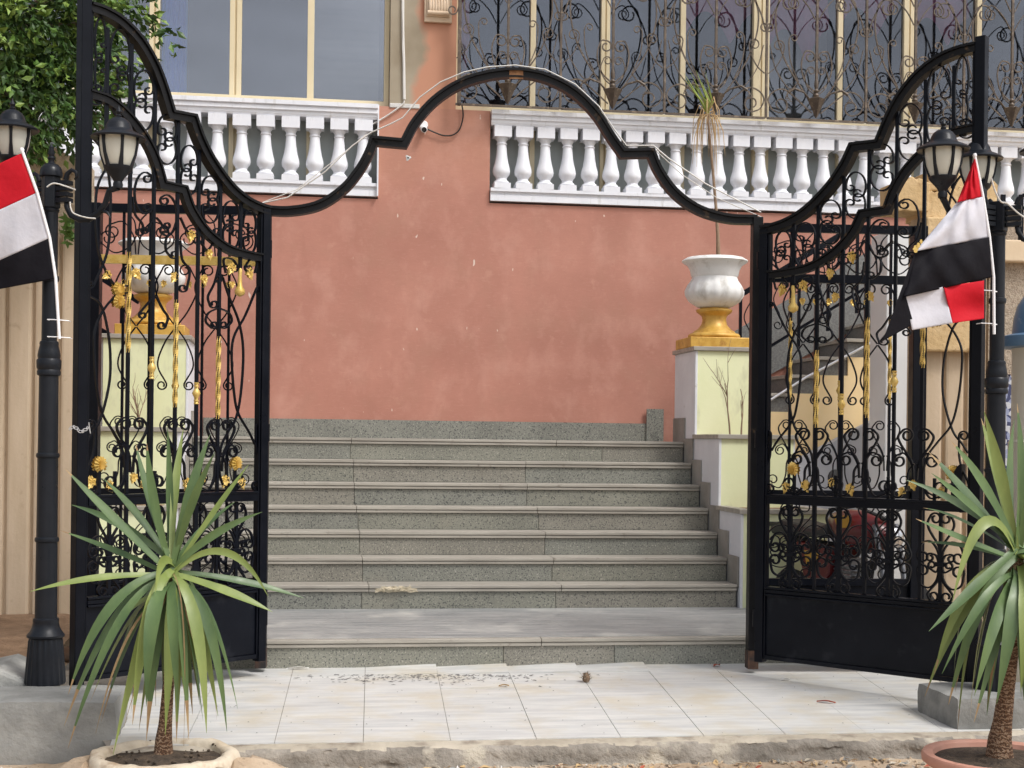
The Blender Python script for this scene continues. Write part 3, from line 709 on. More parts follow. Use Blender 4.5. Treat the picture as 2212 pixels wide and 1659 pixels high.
# windows: frames and panes behind the balustrades
YG = YW+.19
def window(xl, xr, mull, z0, z1, name_label, pane_list=None):
    fr = MB(); w = .045
    fr.box(xl, xr, YG-.04, YG+.03, z0, z0+.02)
    fr.box(xl, xr, YG-.05, YG+.03, zr1-.05, zr1+.075)        # transom at the rail
    fr.box(xl, xr, YG-.04, YG+.03, z1-.06, z1)
    xs = [xl+w/2] + mull + [xr-w/2]
    for x, ww in [(xl+w/2, w)] + [(m[0], m[1]) for m in mull] + [(xr-w/2, w)]:
        for za, zb in ((z0+.02, zr1-.05), (zr1+.075, z1-.06)):
            if ww > .07:
                fr.box(x-ww/2, x-.008, YG-.045, YG+.03, za, zb).box(x+.008, x+ww/2, YG-.035, YG+.03, za, zb).box(x-.008, x+.008, YG-.02, YG+.03, za, zb)
            else: fr.box(x-ww/2, x+ww/2, YG-.04, YG+.03, za, zb)
    f = part('window_frame', fr, M['cream'], house, bevel=.003, label=name_label)
    edges = [xl+w] + sum([[m[0]-m[1]/2, m[0]+m[1]/2] for m in mull], []) + [xr-w]
    for i in range(0, len(edges), 2):
        for za, zb in ((z0+.02, zr1-.05), (zr1+.075, z1-.06)):
            tl = R.uniform(-.006,.006); tv = R.uniform(-.012,.012); e0, e1 = edges[i], edges[i+1]
            part('pane', MB().add([(e0,YG-tl,za),(e1,YG+tl,za),(e1,YG+.006+tl,za),(e0,YG+.006-tl,za),(e0,YG-tl+tv,zb),(e1,YG+tl+tv,zb),(e1,YG+.006+tl+tv,zb),(e0,YG+.006-tl+tv,zb)], [(0,3,2,1),(4,5,6,7),(0,1,5,4),(1,2,6,5),(2,3,7,6),(3,0,4,7)]), (M['glass'] if e0 < xu0 else M['glassdark']) if za > zr1 else M['paintedpane'], f)
    return f
px = lambda x, y=100: P(x, y, YG).x
wl0 = px(332)-2.0
window(wl0, xu0+.0, [(px(215), .1), (px(333), .09), (px(508), .105), (px(670), .06)], zr0-.02, 6.9, 'cream framed window of grey reflecting panes on the left')
window(xu1+.012, 12.4, [(px(1149), .05), (px(1305), .085), (px(1472), .05), (px(1641), .16), (px(1811), .05), (px(1960), .12), (px(2110), .05), (px(2260), .1), (px(2420), .05), (px(2580), .1)], zr0-.02, 6.9, 'long cream framed window behind the iron grilles')
# blank panels behind the balusters (lower panes are painted over from inside)
part('window_blind', MB().box(px(676), px(818), YG+.09, YG+.1, zr1+.08, 6.8), mat('grey_blind', (.10,.10,.095,1), .8, (.15,.15,.14,1), 2, stretch=(.3,1,5)), house)
part('window_blind', MB().box(px(1650), px(1805), YG+.25, YG+.26, zr1+.08, 6.8), mat('tan_blind', (.36,.32,.25,1), .8), house)
def curtain(xa, xb_, y, z0, z1, m, lab, folds=7):
    mb = MB(); rows = []
    for j in range(9):
        z = z0+(z1-z0)*j/8
        rows.append([(xa+(xb_-xa)*i/(folds*8), y+.03*math.sin(i/8*2*PI)+.008*math.sin(i*.9+j), z) for i in range(folds*8+1)])
    o = single('curtain', mb.grid(rows), M[m], lab, 'curtain', smooth=1, group='curtains behind the windows'); o.data.polygons.foreach_set('use_smooth', [True]*len(o.data.polygons))
curtain(px(347), px(402), YG+.055, zr1-.02, 6.85, 'curtainblue', 'blue curtain drawn to one side in the left window', 5)
def swag(xa, xb_, z0, z1, lab):
    rows = []
    for j in range(13):
        t = j/12; row = []
        for i in range(33):
            s = i/32; low = z0+(z1-z0)*(.30+.45*abs(math.sin(s*PI*1.5)))
            row.append((xa+(xb_-xa)*s, YG+.16+.03*math.sin(t*18+s*4), low+(6.85-low)*t))
        rows.append(row)
    o = single('curtain', MB().grid(rows), M['curtainpink'], lab, 'curtain', group='curtains behind the windows'); o.data.polygons.foreach_set('use_smooth', [True]*len(o.data.polygons))
swag(px(990), px(1016), px(0)*0+P(1000,330,YG).z, P(1000,0,YG).z, 'pink curtain hanging long in the window nearest the wall strip')
swag(px(1480), px(1640), P(1500,130,YG).z, P(1500,-30,YG).z, 'pink curtain swag behind the grille above the dry plant')
swag(px(1660), px(1800), P(1700,170,YG).z, P(1700,10,YG).z, 'pink curtain swag in front of the tan blind')
swag(px(1820), px(1950), P(1900,110,YG).z, P(1900,-30,YG).z, 'pink curtain swag two windows right of the dry plant')
swag(px(1975), px(2105), P(2000,130,YG).z, P(2000,-10,YG).z, 'pink curtain swag above the tall post of the right gate leaf')

# iron window grilles
YI = YW-.13
def grille():
    """half width 1, base at 0; returns MB in metres"""
    g = MB(); hw = GW/2; u = GW/222.0
    def S(pts, e0=None, e1=None, w=.0084, both=True):
        for sg in (1, -1):
            q = [(sg*x*u, z*u) for x, z in pts]
            a = (e0[0]*u, e0[1]*sg, *e0[2:]) if e0 else None; b = (e1[0]*u, e1[1]*sg, *e1[2:]) if e1 else None
            g.ribbon([tuple(p) for p in scroll(q, a, b)], w, -.006, .006)
    S([(10,10),(45,40),(72,58),(95,52),(106,35),(98,15),(84,8)], None, (17,-1,1.0), .0112)
    S([(10,30),(40,72),(70,120),(88,170),(92,215),(84,250)], None, (20,1,1.1), .0125)
    S([(40,75),(58,118),(62,160),(58,172)], None, (8,1,1.0))
    S([(4,55),(26,78),(34,112),(26,140),(14,142)], None, (12,1,1.1), .0112)
    S([(4,50),(18,62),(26,84),(20,104)], None, (9,1,1.2))
    S([(107,90),(90,105),(76,130),(72,150)], None, (12,-1,1.2))
    S([(107,185),(96,220),(72,262),(40,300),(8,330)], (10,1,1.1), None, .0112)
    S([(4,210),(22,240),(48,262),(62,250)], None, (13,-1,1.3))
    S([(4,250),(30,300),(60,345),(70,390)], None, (18,1,1.2))
    S([(40,75),(60,60),(90,100),(104,150)], None, None, .007)
    # rosette arms
    for sg in (1, -1):
        g.tube([(sg*9*u,0,34*u),(sg*30*u,-.03,52*u),(sg*52*u,-.05,58*u),(sg*66*u,-.045,50*u)], [.007,.008,.011,.016], 7)
        for k in range(4): g.tube([(sg*64*u,-.045,51*u),(sg*(70+k*2)*u,-.06-.008*k,(46-k*5)*u),(sg*(68-k*3)*u,-.07,(38-k*3)*u)], .004, 5)
    return g
zg = lambda x: 0
gx = [P(x,200,YI).x for x in (1095,1320,1539,1761,1973,2184)]
GW = (gx[-1]-gx[0])/5
zb_ = P(1100,225,YI).z
def stem_mb():
    return MB().box(-.011,.011,-.011,.011,.25,2.1).lathe((0,0,0), [(.006,0),(.016,.02),(.034,.07),(.052,.12),(.070,.16),(.078,.175),(.066,.182),(.05,.178),(.02,.185),(.028,.21),(.016,.23),(.026,.25),(.014,.27),(.02,.30),(.02,.33),(.013,.36)], 12, mod=lambda t, z: 1+.16*math.cos(4*t) if z < .184 else 1)
gm = sm = None
names = ['nearest the bare plaster strip', 'over the middle of the arch, right of its peak', 'with a dry plant tuft hanging at its foot', 'in front of the tan blind', 'behind the upper curve of the right gate leaf', 'at the far right edge']
for i in range(6):
    x = gx[0]+GW*i
    t = thing('window_grille', 'curled wrought iron window grille ' + (names[i] if i < 6 else 'beyond the right lamp'), 'window grille', (x, YI, zb_), 0, 'wrought iron window grilles')
    if gm is None:
        a = part('scrollwork', grille(), M['ironold'], t, local=True); b = part('stem', stem_mb(), M['ironold'], t, local=True, smooth=40)
        c = part('divider', MB().box(GW/2-.010,GW/2+.010,-.012,.012,-.02,2.1), M['ironold'], t, local=True)
        e = part('bottom_rail', MB().box(-GW/2+.012,GW/2-.012,-.012,.012,-.03,-.012), M['ironold'], t, local=True)
        gm = (a, b, c, e)
    else:
        for o in gm:
            k = o.copy(); COL.objects.link(k); k.parent = t
    if i == 0: part('edge_post', MB().box(xu1-x, xu1-x+.03, -.012, .03, -.03, 2.1), M['ironold'], t, local=True)

# camera, cables, conduit on the wall
cp = P(913,276,YW)
sec = thing('security_camera', 'small white dome camera with a black lens on the pink wall under the arch', 'security camera', cp)
part('base', MB().lathe((0,0,0), [(.045,0),(.045,.02),(.035,.03)], 18).__class__().merge(MB().lathe((0,0,0), [(.042,0),(.042,.022),(.034,.032)], 18), Matrix.Translation((0,0,.02)) @ Matrix.Rotation(PI/2,4,'X')), M['plastic'], sec, local=True, smooth=40)
part('body', MB().merge(MB().lathe((0,0,0), [(.026,0),(.030,.01),(.030,.07),(.024,.075)], 18), Matrix.Translation((0,-.03,-.012)) @ Matrix.Rotation(PI/2+.35,4,'X')), M['plastic'], sec, local=True, smooth=40)
part('lens', MB().merge(MB().lathe((0,0,0), [(.023,0),(.023,.006),(.01,.009)], 18), Matrix.Translation((0,-.098,-.038)) @ Matrix.Rotation(PI/2+.35,4,'X')), M['lens'], sec, local=True, smooth=40)
def cable(pxs, Y, r, m, label, name='cable'):
    pts = [P(x, y, Y) for x, y in pxs]
    q = []
    for i in range(len(pts)-1):
        for k in range(6):
            t = k/6; p0, p1, p2, p3 = pts[max(i-1,0)], pts[i], pts[i+1], pts[min(i+2,len(pts)-1)]
            q.append(.5*((2*p1)+(p2-p0)*t+(2*p0-5*p1+4*p2-p3)*t*t+(3*p1-p0-3*p2+p3)*t**3))
    q.append(pts[-1])
    return single(name, MB().tube(q, r, 6), M[m], label, 'cable', smooth=60)
cable([(920,278),(942,288),(960,293),(978,291),(992,278),(999,250),(996,225)], YW-.03, .007, 'blackcable', 'thin dark cable looping from the camera up to the grille')
cable([(868,-200),(869,-30),(869,60),(871,140),(872,215)], YW-.012, .014, 'cable', 'white conduit running straight down the bare plaster strip', 'conduit')
cable([(872,217),(868,226),(845,243),(815,262),(790,275)], YW-.02, .008, 'cable', 'white cable from the foot of the conduit to the left balustrade')
def on_arch(pts, dz, r, m, label):
    q = []
    for x, y in pts:
        s, z = AP.L(x, y); w = AP.A + AP.d*s; q.append((w.x, w.y-.02, AP.A.z+z+dz))
    return single('cable', MB().tube(q, r, 6), M[m], label, 'cable', smooth=60)
on_arch([(566,442),(620,430),(700,375),(760,318),(800,290),(845,270),(868,258),(905,214),(950,181),(1000,160),(1050,149),(1110,145),(1175,154),(1240,186),(1290,233),(1325,285),(1350,318),(1408,318),(1440,345),(1520,400),(1640,462)], .006, .0042, 'cable', 'white cable lying along the top of the wavy arch beam')
on_arch([(566,440),(640,412),(720,350),(790,293)], .004, .0028, 'cable', 'thin pale cable slung below the left dip of the arch')
on_arch([(1410,320),(1470,375),(1545,425),(1645,468)], -.01, .0028, 'cable', 'thin pale cable slung across the right dip of the arch')
# small hole
hp = P(880,341,YW)
single('wall_hole', MB().merge(MB().lathe((0,0,0), [(.024,0),(.018,.002),(.012,.003)], 12, mod=lambda t,z: 1+.3*math.sin(3*t+1)), Matrix.Translation(hp+Vector((0,-.001,0))) @ Matrix.Rotation(PI/2,4,'X')).merge(MB().lathe((0,0,0), [(.010,0),(.008,.0045)], 8), Matrix.Translation(hp+Vector((0,-.001,0))) @ Matrix.Rotation(PI/2,4,'X'), 1), [M['mortar'], M['lens']], 'small chipped plaster hole in the pink wall below the camera', 'wall hole')
# ================================================================== STEPS
KX = [None, 1606, 1582, 1556, 1530, 1507, 1484, 1462]
YK = [8.55] + [10.05+.255*i for i in range(7)]
ZK = [.302] + [.472+.1713*i for i in range(7)]
XL = P(404,950,11.3).x
XR = P(1500,850,11.3).x
stairs = thing('entrance_stairs', 'broad flight of grey terrazzo steps with pale marble nosings leading up to the pink wall', 'stairs', (P(1000,1000,10).x, 8.55, .1))
seams = {0:[1088,1328],1:[780,1200],2:[782,1192],3:[775,1176],4:[772,1163],5:[764,1137],6:[762,1134],7:[755,1300]}
nseam = {0:[1169],1:[795,1211],2:[781,1194],3:[775,1176],4:[768,1159],5:[763,1137],6:[762,1134],7:[757,1200]}
for k in range(8):
    Y, Z = YK[k], ZK[k]; zlo = ZK[k-1] if k else .06
    xl, xr = (XL-1.2, P(1612,1400,Y).x+.5) if k == 0 else (XL+.013, XR-.013)
    if k == 0: xl = P(380,1400,Y).x
    back = YK[k+1]+.02 if k < 7 else YW
    st = part('step', MB().box(xl, xr, Y+.05, back+.03, zlo-.1, Z-.047), M['greyplaster'], stairs)
    xs = [xl] + [P(x, 1000+50*(7-k), Y).x for x in seams[k]] + [xr]
    mb = MB()
    for i in range(len(xs)-1):
        mb.box(xs[i]+.0015, xs[i+1]-.0015, Y+.022, Y+.049, zlo+.001, Z-.048, (i*2+k) % 3)
    part('riser', mb, TZ, st, bevel=.0015)
    xs = [xl] + [P(x, 1000+50*(7-k), Y).x for x in nseam[k]] + [xr]
    mb = MB()
    for i in range(len(xs)-1):
        e = R.uniform(-.0015,.0015)
        mb.box(xs[i]+.0015, xs[i+1]-.0015, Y+e, back, Z-.022+e*.5, Z+e*.5).box(xs[i]+.0015, xs[i+1]-.0015, Y+.006+e, Y+.06, Z-.046, Z-.026)
        mb.box(xs[i]+.002, xs[i+1]-.002, Y+.014, Y+.06, Z-.027, Z-.021)
    part('nosing', mb, M['tread'] if k else M['tread'], st, bevel=.003)
    if k == 0:
        part('landing_slab', MB().box(xl, xr, Y+.06, YK[1]+.02, Z+.0005, Z+.004), M['landing'], st)
part('skirting', MB().box(XL, XR, YW-.025, YW-.001, ZK[7]+.001, P(1106,911,YW-.02).z, 0), TZ[1], stairs)
part('skirting', MB().box(P(1432,900,YW-.04).x, XR, YW-.045, YW-.026, ZK[7]+.001, P(1440,884,YW-.04).z, 0), TZ[1], stairs)
# mortar repair on the seventh nosing from the top
q = P(855,1278,YK[1])
rp = MB(); rows = []
for j in range(6):
    rows.append([(q.x-.15+.30*i/16+R.uniform(-.008,.008), YK[1]+.004-.014*math.sin(PI*i/16)*math.sin(PI*j/5)*R.uniform(.3,1.6), ZK[1]-.046+.046*j/5+R.uniform(-.008,.006)) for i in range(17)])
part('mortar_patch', rp.grid(rows), mat('yellow_mortar', (.46,.39,.27,1), .9, (.58,.51,.38,1), 30, bump=.6), stairs)

# ================================================================== FLANKING PLANTER WALLS
def flank(side, label):
    t = thing('stepped_planter', label, 'planter wall', ((XR if side > 0 else XL), 10.0, .1), 0, 'stepped planter walls beside the stairs')
    xe = XR if side > 0 else XL
    w = .55
    tiers = [(10.02, 10.62, P(1607,1100,10.02).z), (10.6, 11.32, P(1555,938,10.6).z), (11.3, 11.95, P(1500,748,11.3).z)]
    for i, (y0, y1, zt) in enumerate(tiers):
        a, b = (xe, xe+w+.06*(2-i)) if side > 0 else (xe-w-.06*(2-i), xe)
        if i == 2 and side < 0: a = xe-.66
        z0 = .05
        front = MB().box(a+.02, b-.02, y0+.004, y0+.02, z0, zt-.035)
        part('planter_front', front, M['yellow'], t)
        part('planter_side', MB().box(a, b, y0+.021, y1 if i < 2 else 11.95, z0, zt-.035).box((xe if side > 0 else b-.02), (xe+.02 if side > 0 else b), y0, y0+.0205, z0, zt-.035), M['wallwhite'], t, bevel=.003)
        if i < 2:
            cap = MB().box(a-.015, b+.015, y0-.02, y0+.09, zt-.034, zt).box(a-.015, a+.07, y0+.09, y1-.001, zt-.034, zt).box(b-.07, b+.015, y0+.09, y1-.001, zt-.034, zt)
            part('soil', MB().box(a+.07, b-.07, y0+.09, y1-.002, zt-.06, zt-.014), M['brownsoil'], t)
        else: cap = MB().box(a-.02, b+.02, y0-.02, 11.97, zt-.034, zt)
        part('capping', cap, M['tread'], t, bevel=.003)
    # grey stepped skirting beside the treads
    sk = MB()
    for k in range(1, 8):
        y1 = YK[k+1] if k < 7 else 11.95
        x0, x1 = (xe-.012, xe-.0005) if side > 0 else (xe+.0005, xe+.012)
        sk.box(x0, x1, YK[k]-.0, y1-.001, ZK[k]-.02, ZK[k]+.20)
    part('skirting', sk, M['greyplaster'], t, bevel=.002)
    return t
flank(1, 'pale yellow and white stepped planter wall on the right of the stairs')
flank(-1, 'pale yellow stepped planter wall left of the stairs, seen through the left gate leaf')

# urns
def urn(x, y, z, label):
    t = thing('urn', label, 'urn', (x, y, z), 0, 'white urns on gold feet')
    part('foot', MB().box(-.265,.265,-.24,.24,0,.085).lathe((0,0,.086), [(.20,0),(.215,.008),(.218,.024),(.205,.04),(.18,.046),(.172,.058),(.14,.078),(.108,.115),(.098,.155),(.105,.19),(.142,.218),(.150,.226),(.150,.244),(.12,.25),(.11,.262)], 40), M['goldbase'], t, local=True, smooth=35, bevel=.006)
    gad = lambda t_, z_: 1+(.045*abs(math.sin(8*t_)) if .03 < z_ < .24 else 0)
    b = part('bowl', MB().lathe((0,0,.335), [(.10,0),(.15,.02),(.205,.06),(.235,.11),(.238,.15),(.215,.20),(.19,.235),(.192,.25),(.186,.262),(.196,.275),(.205,.32),(.225,.36),(.265,.385),(.275,.395),(.27,.405),(.235,.425),(.20,.43),(.19,.40)], 64, mod=gad), M['urnwhite'], t, local=True, smooth=50)
    part('soil', MB().lathe((0,0,.335+.395), [(.20,0),(.10,.012),(.001,.016)], 20), M['brownsoil'], t, local=True, smooth=60)
    return t
zt3 = P(1500,748,11.3).z
u1 = P(1541,700,11.62); urn(u1.x, 11.62, zt3, 'white fluted urn on a gold foot standing on the right pedestal beside the stairs')
u0 = P(329,700,11.62); urn(u0.x, 11.62, zt3, 'white urn on a gold foot behind the bars of the left gate leaf')
# tall dry plant in the right urn
tp = thing('dry_plant', 'tall bare stem with a drooping dry tuft growing from the right urn', 'plant', (u1.x, 11.62, zt3+.71), 0)
stem = [P(x, y, 11.62) for x, y in ((1551,545),(1549,510),(1546,460),(1541,400),(1535,330),(1529,270),(1526,245))]
stem[0].z = zt3+.70
part('stem', MB().tube(stem, [.022,.015,.013,.012,.011,.010,.008], 7), M['twig'], tp, smooth=60)
c = stem[-1]
tm = MB()
for k in range(24):
    a = R.uniform(0, 2*PI); L = R.uniform(.22,.52); up = R.uniform(-.15,.28) ; o = R.uniform(.04,.15)
    pts = [c, c+Vector((math.cos(a)*o*.6, math.sin(a)*o*.6, up*.5)), c+Vector((math.cos(a)*o, math.sin(a)*o, -L*.35+up*.5)), c+Vector((math.cos(a)*o*1.15, math.sin(a)*o*1.15, -L))]
    tm.tube(pts, [.0035,.005,.004,.001], 4, 0)
for k in range(9):
    a = R.uniform(0, 2*PI); tm.tube([c, c+Vector((math.cos(a)*.05, math.sin(a)*.05, .10)), c+Vector((-.10+math.cos(a)*.10, math.sin(a)*.1, .22+R.uniform(0,.12)))], [.010,.009,.001], 4, 1)
part('leaf_tuft', tm, [M['drytuft'], M['greentuft']], tp)
# dead shrubs in the planters
def shrub(base, h, n, spread, label, seed, m='twig'):
    rr = random.Random(seed); mb = MB()
    def grow(p, d, L, r, lev):
        q = [p]; 
        for i in range(4):
            d = (d + Vector((rr.uniform(-.16,.16), rr.uniform(-.16,.16), .06))).normalized(); p = p + d*L/4; q.append(p)
        mb.tube(q, [r, r*.9, r*.75, r*.6, r*.45], 5)
        if lev > 0:
            for i in range(n):
                k = rr.randint(1, 4); nd = (d + Vector((rr.uniform(-spread,spread), rr.uniform(-spread,spread), rr.uniform(-.1,.4)))).normalized()
                grow(q[k], nd, L*rr.uniform(.5,.75), r*.55, lev-1)
    grow(Vector(base), Vector((0,0,1)), h*.5, .008, 2)
    return single('dead_shrub', mb, M[m], label, 'dead plant', smooth=60, group='dead shrubs in the planters')
zt2_ = P(1555,938,10.6).z; zt1_ = P(1607,1100,10.02).z
shrub((P(1576,930,10.9).x, 10.9, zt2_-.02), .85, 3, .5, 'bare forked shrub in front of the right pedestal', 3)
shrub((P(1600,930,10.85).x, 10.85, zt2_-.02), .55, 2, .35, 'low reddish bare stems beside the gate post at the right pedestal', 5)
shrub((P(300,895,10.9).x, 10.9, zt2_-.02), .62, 4, .8, 'twiggy dead shrub in the left planter in front of the pedestal', 8)
shrub((P(1660,1040,10.35).x, 10.35, zt1_-.02), .4, 3, .7, 'small dead shrub in the lower right planter behind the gate leaf', 11)

# left side stair railing and granite dado, glimpsed through the left gate leaf
lr = thing('handrail', 'dark sloping iron handrail behind the left gate leaf, left of the left urn', 'handrail', P(230,800,12.3), 0)
a0, a1 = P(176,574,12.3), P(300,652,12.3); b0, b1 = P(176,690,12.3), P(268,742,12.3)
part('top_rail', MB().ribbon([(a0.x,a0.z),(a1.x,a1.z)], .05, 12.28, 12.32), M['black'], lr)
part('bottom_rail', MB().ribbon([(b0.x,b0.z),(b1.x,b1.z)], .04, 12.285, 12.315), M['black'], lr)
for x, ya, yb_ in ((190,584,900),(264,634,900)):
    p0, p1 = P(x,ya,12.3), P(x,yb_,12.3); part('post', MB().box(p0.x-.02,p0.x+.02,12.281,12.319,p1.z,p0.z), M['black'], lr)
for x, y in ((212,770),(230,850)):
    s_ = P(x,y,12.3); pol = [scroll([(s_.x-.10,s_.z-.16),(s_.x+.07,s_.z-.06),(s_.x-.02,s_.z+.10)], (.06,-1), (.06,1))]
    part('scroll', strip(pol, .009, .012, y=12.3), M['black'], lr)
d0, d1 = P(150,780,12.4), P(262,905,12.4)
single('side_wall', MB().prism([(d0.x-1.5,d0.z+.9),(d0.x,d0.z),(d1.x,P(250,812,12.4).z),(d1.x,.1),(d0.x-1.5,.1)], 12.4, 12.6), M['graniteold'], 'sloping dark granite wall left of the stairs, glimpsed behind the left gate leaf', 'wall')
# ================================================================== SIDE STAIRCASE (right)
YS = 12.25
side = thing('side_staircase', 'dark granite side stair climbing to the right above a peach wall', 'stairs', (P(1760,900,YS).x, YS, 1.4))
nx = [P(x, 850, YS).x for x in (1641,1695,1760,1826,1892)]
pitch = (nx[-1]-nx[0])/4 ; n0 = P(1641,889,YS).z; rise = (P(1860,772,YS).z-n0)/3
X0 = XR+.6
prof = [(X0, .05)]
st = MB(); tr = MB()
for i in range(-1, 9):
    xa = nx[0]+pitch*i; z = n0+rise*i
    if xa + pitch < X0: continue
    xa_ = max(xa, X0)
    prof += [(xa_, z), (xa+pitch, z)]
    st.box(xa_+.002, xa+pitch-.002, YS+.02, YW-.002, z-.3, z+rise-.032)
    tr.box(xa_-.02, xa+pitch-.021, YS-.012, YW-.002, z+rise-.030, z+rise)
prof += [(prof[-1][0], .05)]
part('stringer_wall', MB().prism(prof, YS, YS+.019), M['peach'], side)
part('step', st, M['graniteold'], side); part('tread', tr, M['tread'], side, bevel=.003)
xe = nx[0]+pitch*9; xh = P(1912,600,YS).x
dado = [(X0+.0, n0+rise*.0+.05), (xe, n0+rise*9), (xe, n0+rise*9+.75), (X0, n0+.62)]
part('dado', MB().prism(dado, YW-.03, YW-.003), M['graniteold'], side)
part('landing', MB().box(xe, 12, YS, YW-.002, .05, n0+rise*9), M['peach'], side)
ra = thing('handrail', 'dark iron handrail with curled panels rising beside the right urn', 'handrail', (P(1592,740,YS+.05).x, YS+.06, 1.5))
rx0 = P(1593,700,YS+.06).x
rl = MB(); sl = (rise/pitch)
zt_ = lambda x: P(1593,640,YS+.06).z + (x-rx0)*sl
q = [(rx0, zt_(rx0)), (xh, zt_(xh))]
part('top_rail', MB().ribbon(q, .045, YS+.04, YS+.08), M['black'], ra)
part('bottom_rail', MB().ribbon([(a, b-.62) for a, b in q], .025, YS+.045, YS+.075), M['black'], ra)
for i in range(5):
    x = rx0+.02+pitch*i; part('post' if i % 3 == 0 else 'baluster', MB().box(x-.012,x+.012,YS+.048,YS+.072, zt_(x)-.80, zt_(x)-.02), M['black'], ra)
    pol = []
    for g in (1, -1): pol.append(scroll([(x+pitch*.5+g*.02, zt_(x+pitch*.5)-.10), (x+pitch*.5+g*.10, zt_(x+pitch*.5)-.22+g*.05), (x+pitch*.5+g*.05, zt_(x+pitch*.5)-.38+g*.02), (x+pitch*.5+g*.02, zt_(x+pitch*.5)-.5)], (.035, -g*-1), (.04, g)))
    for one in pol: part('scroll', strip([one], .008, .012, y=YS+.06), M['black'], ra)
q = [P(1628,886,YS-.04), P(1740,815,YS-.04), P(1895,733,YS-.04)]
single('pipe', MB().tube(q, .012, 7), M['steel'], 'thin silver pipe running up the front of the dark side stair', 'pipe', smooth=60)
# grey ramp wall under the side stair
single('ramp_wall', MB().prism([(P(1640,1068,12.0).x,.05),(P(1640,1068,12.0).x,P(1640,1046,12.0).z),(P(1707,1002,12.0).x,P(1707,1002,12.0).z),(P(1925,888,12.0).x,P(1925,888,12.0).z),(P(1925,888,12.0).x,.05)], 12.0, 12.12), M['midgrey'], 'sloping mid grey ramp wall in front of the peach stair wall', 'wall')
gp0, gp1 = P(1913,700,11.4).x, P(1975,700,11.4).x
single('pillar', MB().box(gp0, gp1+.15, 11.4, 11.75, .05, P(1940,500,11.4).z), M['lightgrey'], 'plain light grey pillar behind the fixed right gate panel', 'pillar', bevel=.01)

# fluted boundary walls, limestone, pebbledash
def fluted(x0, x1, y, z0, z1, label, th=.25):
    t = thing('boundary_wall', label, 'wall', ((x0+x1)/2, y, z0), 0, 'beige fluted boundary walls')
    n = int((x1-x0)/.17)+1; w = (x1-x0)/n; mb = MB().box(x0, x1, y+.03, y+th, z0, z1)
    for i in range(n):
        a = x0+w*i
        mb.prismz([(a+.006,y+.031),(a+.016,y+.004),(a+.03,y),(a+w-.03,y),(a+w-.016,y+.004),(a+w-.006,y+.031)], z0, z1-.001)
    part('panel', mb, M['fluted'], t)
    return t
lw1 = P(198,700,9.8).x
wlz = P(100,332,9.8).z
lw = fluted(-6.0, lw1-.04, 9.8, .1, P(100,505,9.8).z, 'beige fluted boundary wall on the left behind the lamp post and flag')
part('end_face', MB().box(lw1-.039, lw1, 9.79, 10.05, .1, P(180,440,9.8).z), M['wallwhite'], lw)
rows = []
top = MB(); xs = [lw1-.04-(lw1+5.9)*i/40 for i in range(41)]
pol = [(xs[0], P(100,505,9.8).z+.002)] + [(x, wlz+R.uniform(-.05,.06)) for x in xs] + [(xs[-1], P(100,505,9.8).z+.002)]
part('rough_top', MB().prism(pol, 9.83, 10.1), mat('crumbling_plaster', (.40,.31,.21,1), .95, (.55,.46,.34,1), 4, c3=(.25,.17,.10,1), scale3=7, lo3=.5, hi3=.65, bump=1, bscale=18, bdist=.03), lw)
rwx0 = P(1992,800,8.9).x
rw = fluted(rwx0, P(2133,700,8.9).x, 8.9, .05, P(2000,470,8.9).z, 'beige fluted boundary wall on the right behind the flag')
part('end_face', MB().box(rwx0-.03, rwx0-.001, 8.92, 9.05, .05, P(2000,470,8.9).z), M['fluted'], rw)
ls = thing('limestone_blocks', 'broken golden limestone blocks piled on the right boundary wall', 'stone blocks', (rwx0+.1, 8.95, P(2000,470,8.9).z))
for k, (xa, xb2, ya, yb) in enumerate([(1932,2000,455,392),(1990,2075,470,412),(2000,2100,412,380),(2070,2150,470,395)]):
    a = P(xa, ya, 8.9); b = P(xb2, yb, 8.9); n = 10
    pol = [(a.x+(b.x-a.x)*i/n, a.z+R.uniform(-.01,.0)) for i in range(n+1)] + [(b.x-(b.x-a.x)*i/n+R.uniform(-.012,.012), b.z+R.uniform(-.025,.025)) for i in range(n+1)]
    part('stone', MB().prism(pol, 8.86+.01*k, 9.15+.02*k), M['limestone'], ls, bevel=.01)
single('limestone_pier', MB().box(rwx0-.02, rwx0+.36, 8.82, 8.898, P(2000,760,8.9).z, P(2000,472,8.9).z), M['limestone'], 'golden limestone pier behind the white part of the right flag', 'pier', bevel=.012)
pw = thing('pebbledash_wall', 'tan pebbledash wall with a cream coping at the right edge behind the lamp post', 'wall', (P(2180,700,9.2).x, 9.2, .05))
px0 = rwx0+.47
part('wall', MB().box(P(2134,700,8.97).x, P(2132,700,8.97).x+4, 8.97, 9.1, .05, P(2180,566,8.97).z), M['pebble'], pw)
part('coping', MB().box(P(2120,540,8.93).x, P(2132,700,8.97).x+4, 8.89, 9.15, P(2180,565,8.9).z, P(2180,518,8.9).z), M['coping'], pw, bevel=.01)
part('rear_wall', MB().box(P(2120,540,9.3).x, P(2132,700,9.3).x+4, 9.3, 9.4, P(2180,565,9.3).z, P(2180,462,9.3).z), M['pebble'], pw)
for x in (2166, 2205, 2240): 
    w = P(x, 500, 9.0); part('railing_post', MB().box(w.x-.014,w.x+.014,9.0,9.02,P(x,520,9).z,P(x,420,9).z), M['black'], pw)
part('railing_bar', MB().box(P(2150,440,8.7).x, P(2150,440,8.7).x+2, 8.98,8.997, P(2166,452,9).z, P(2166,445,9).z), M['black'], pw)
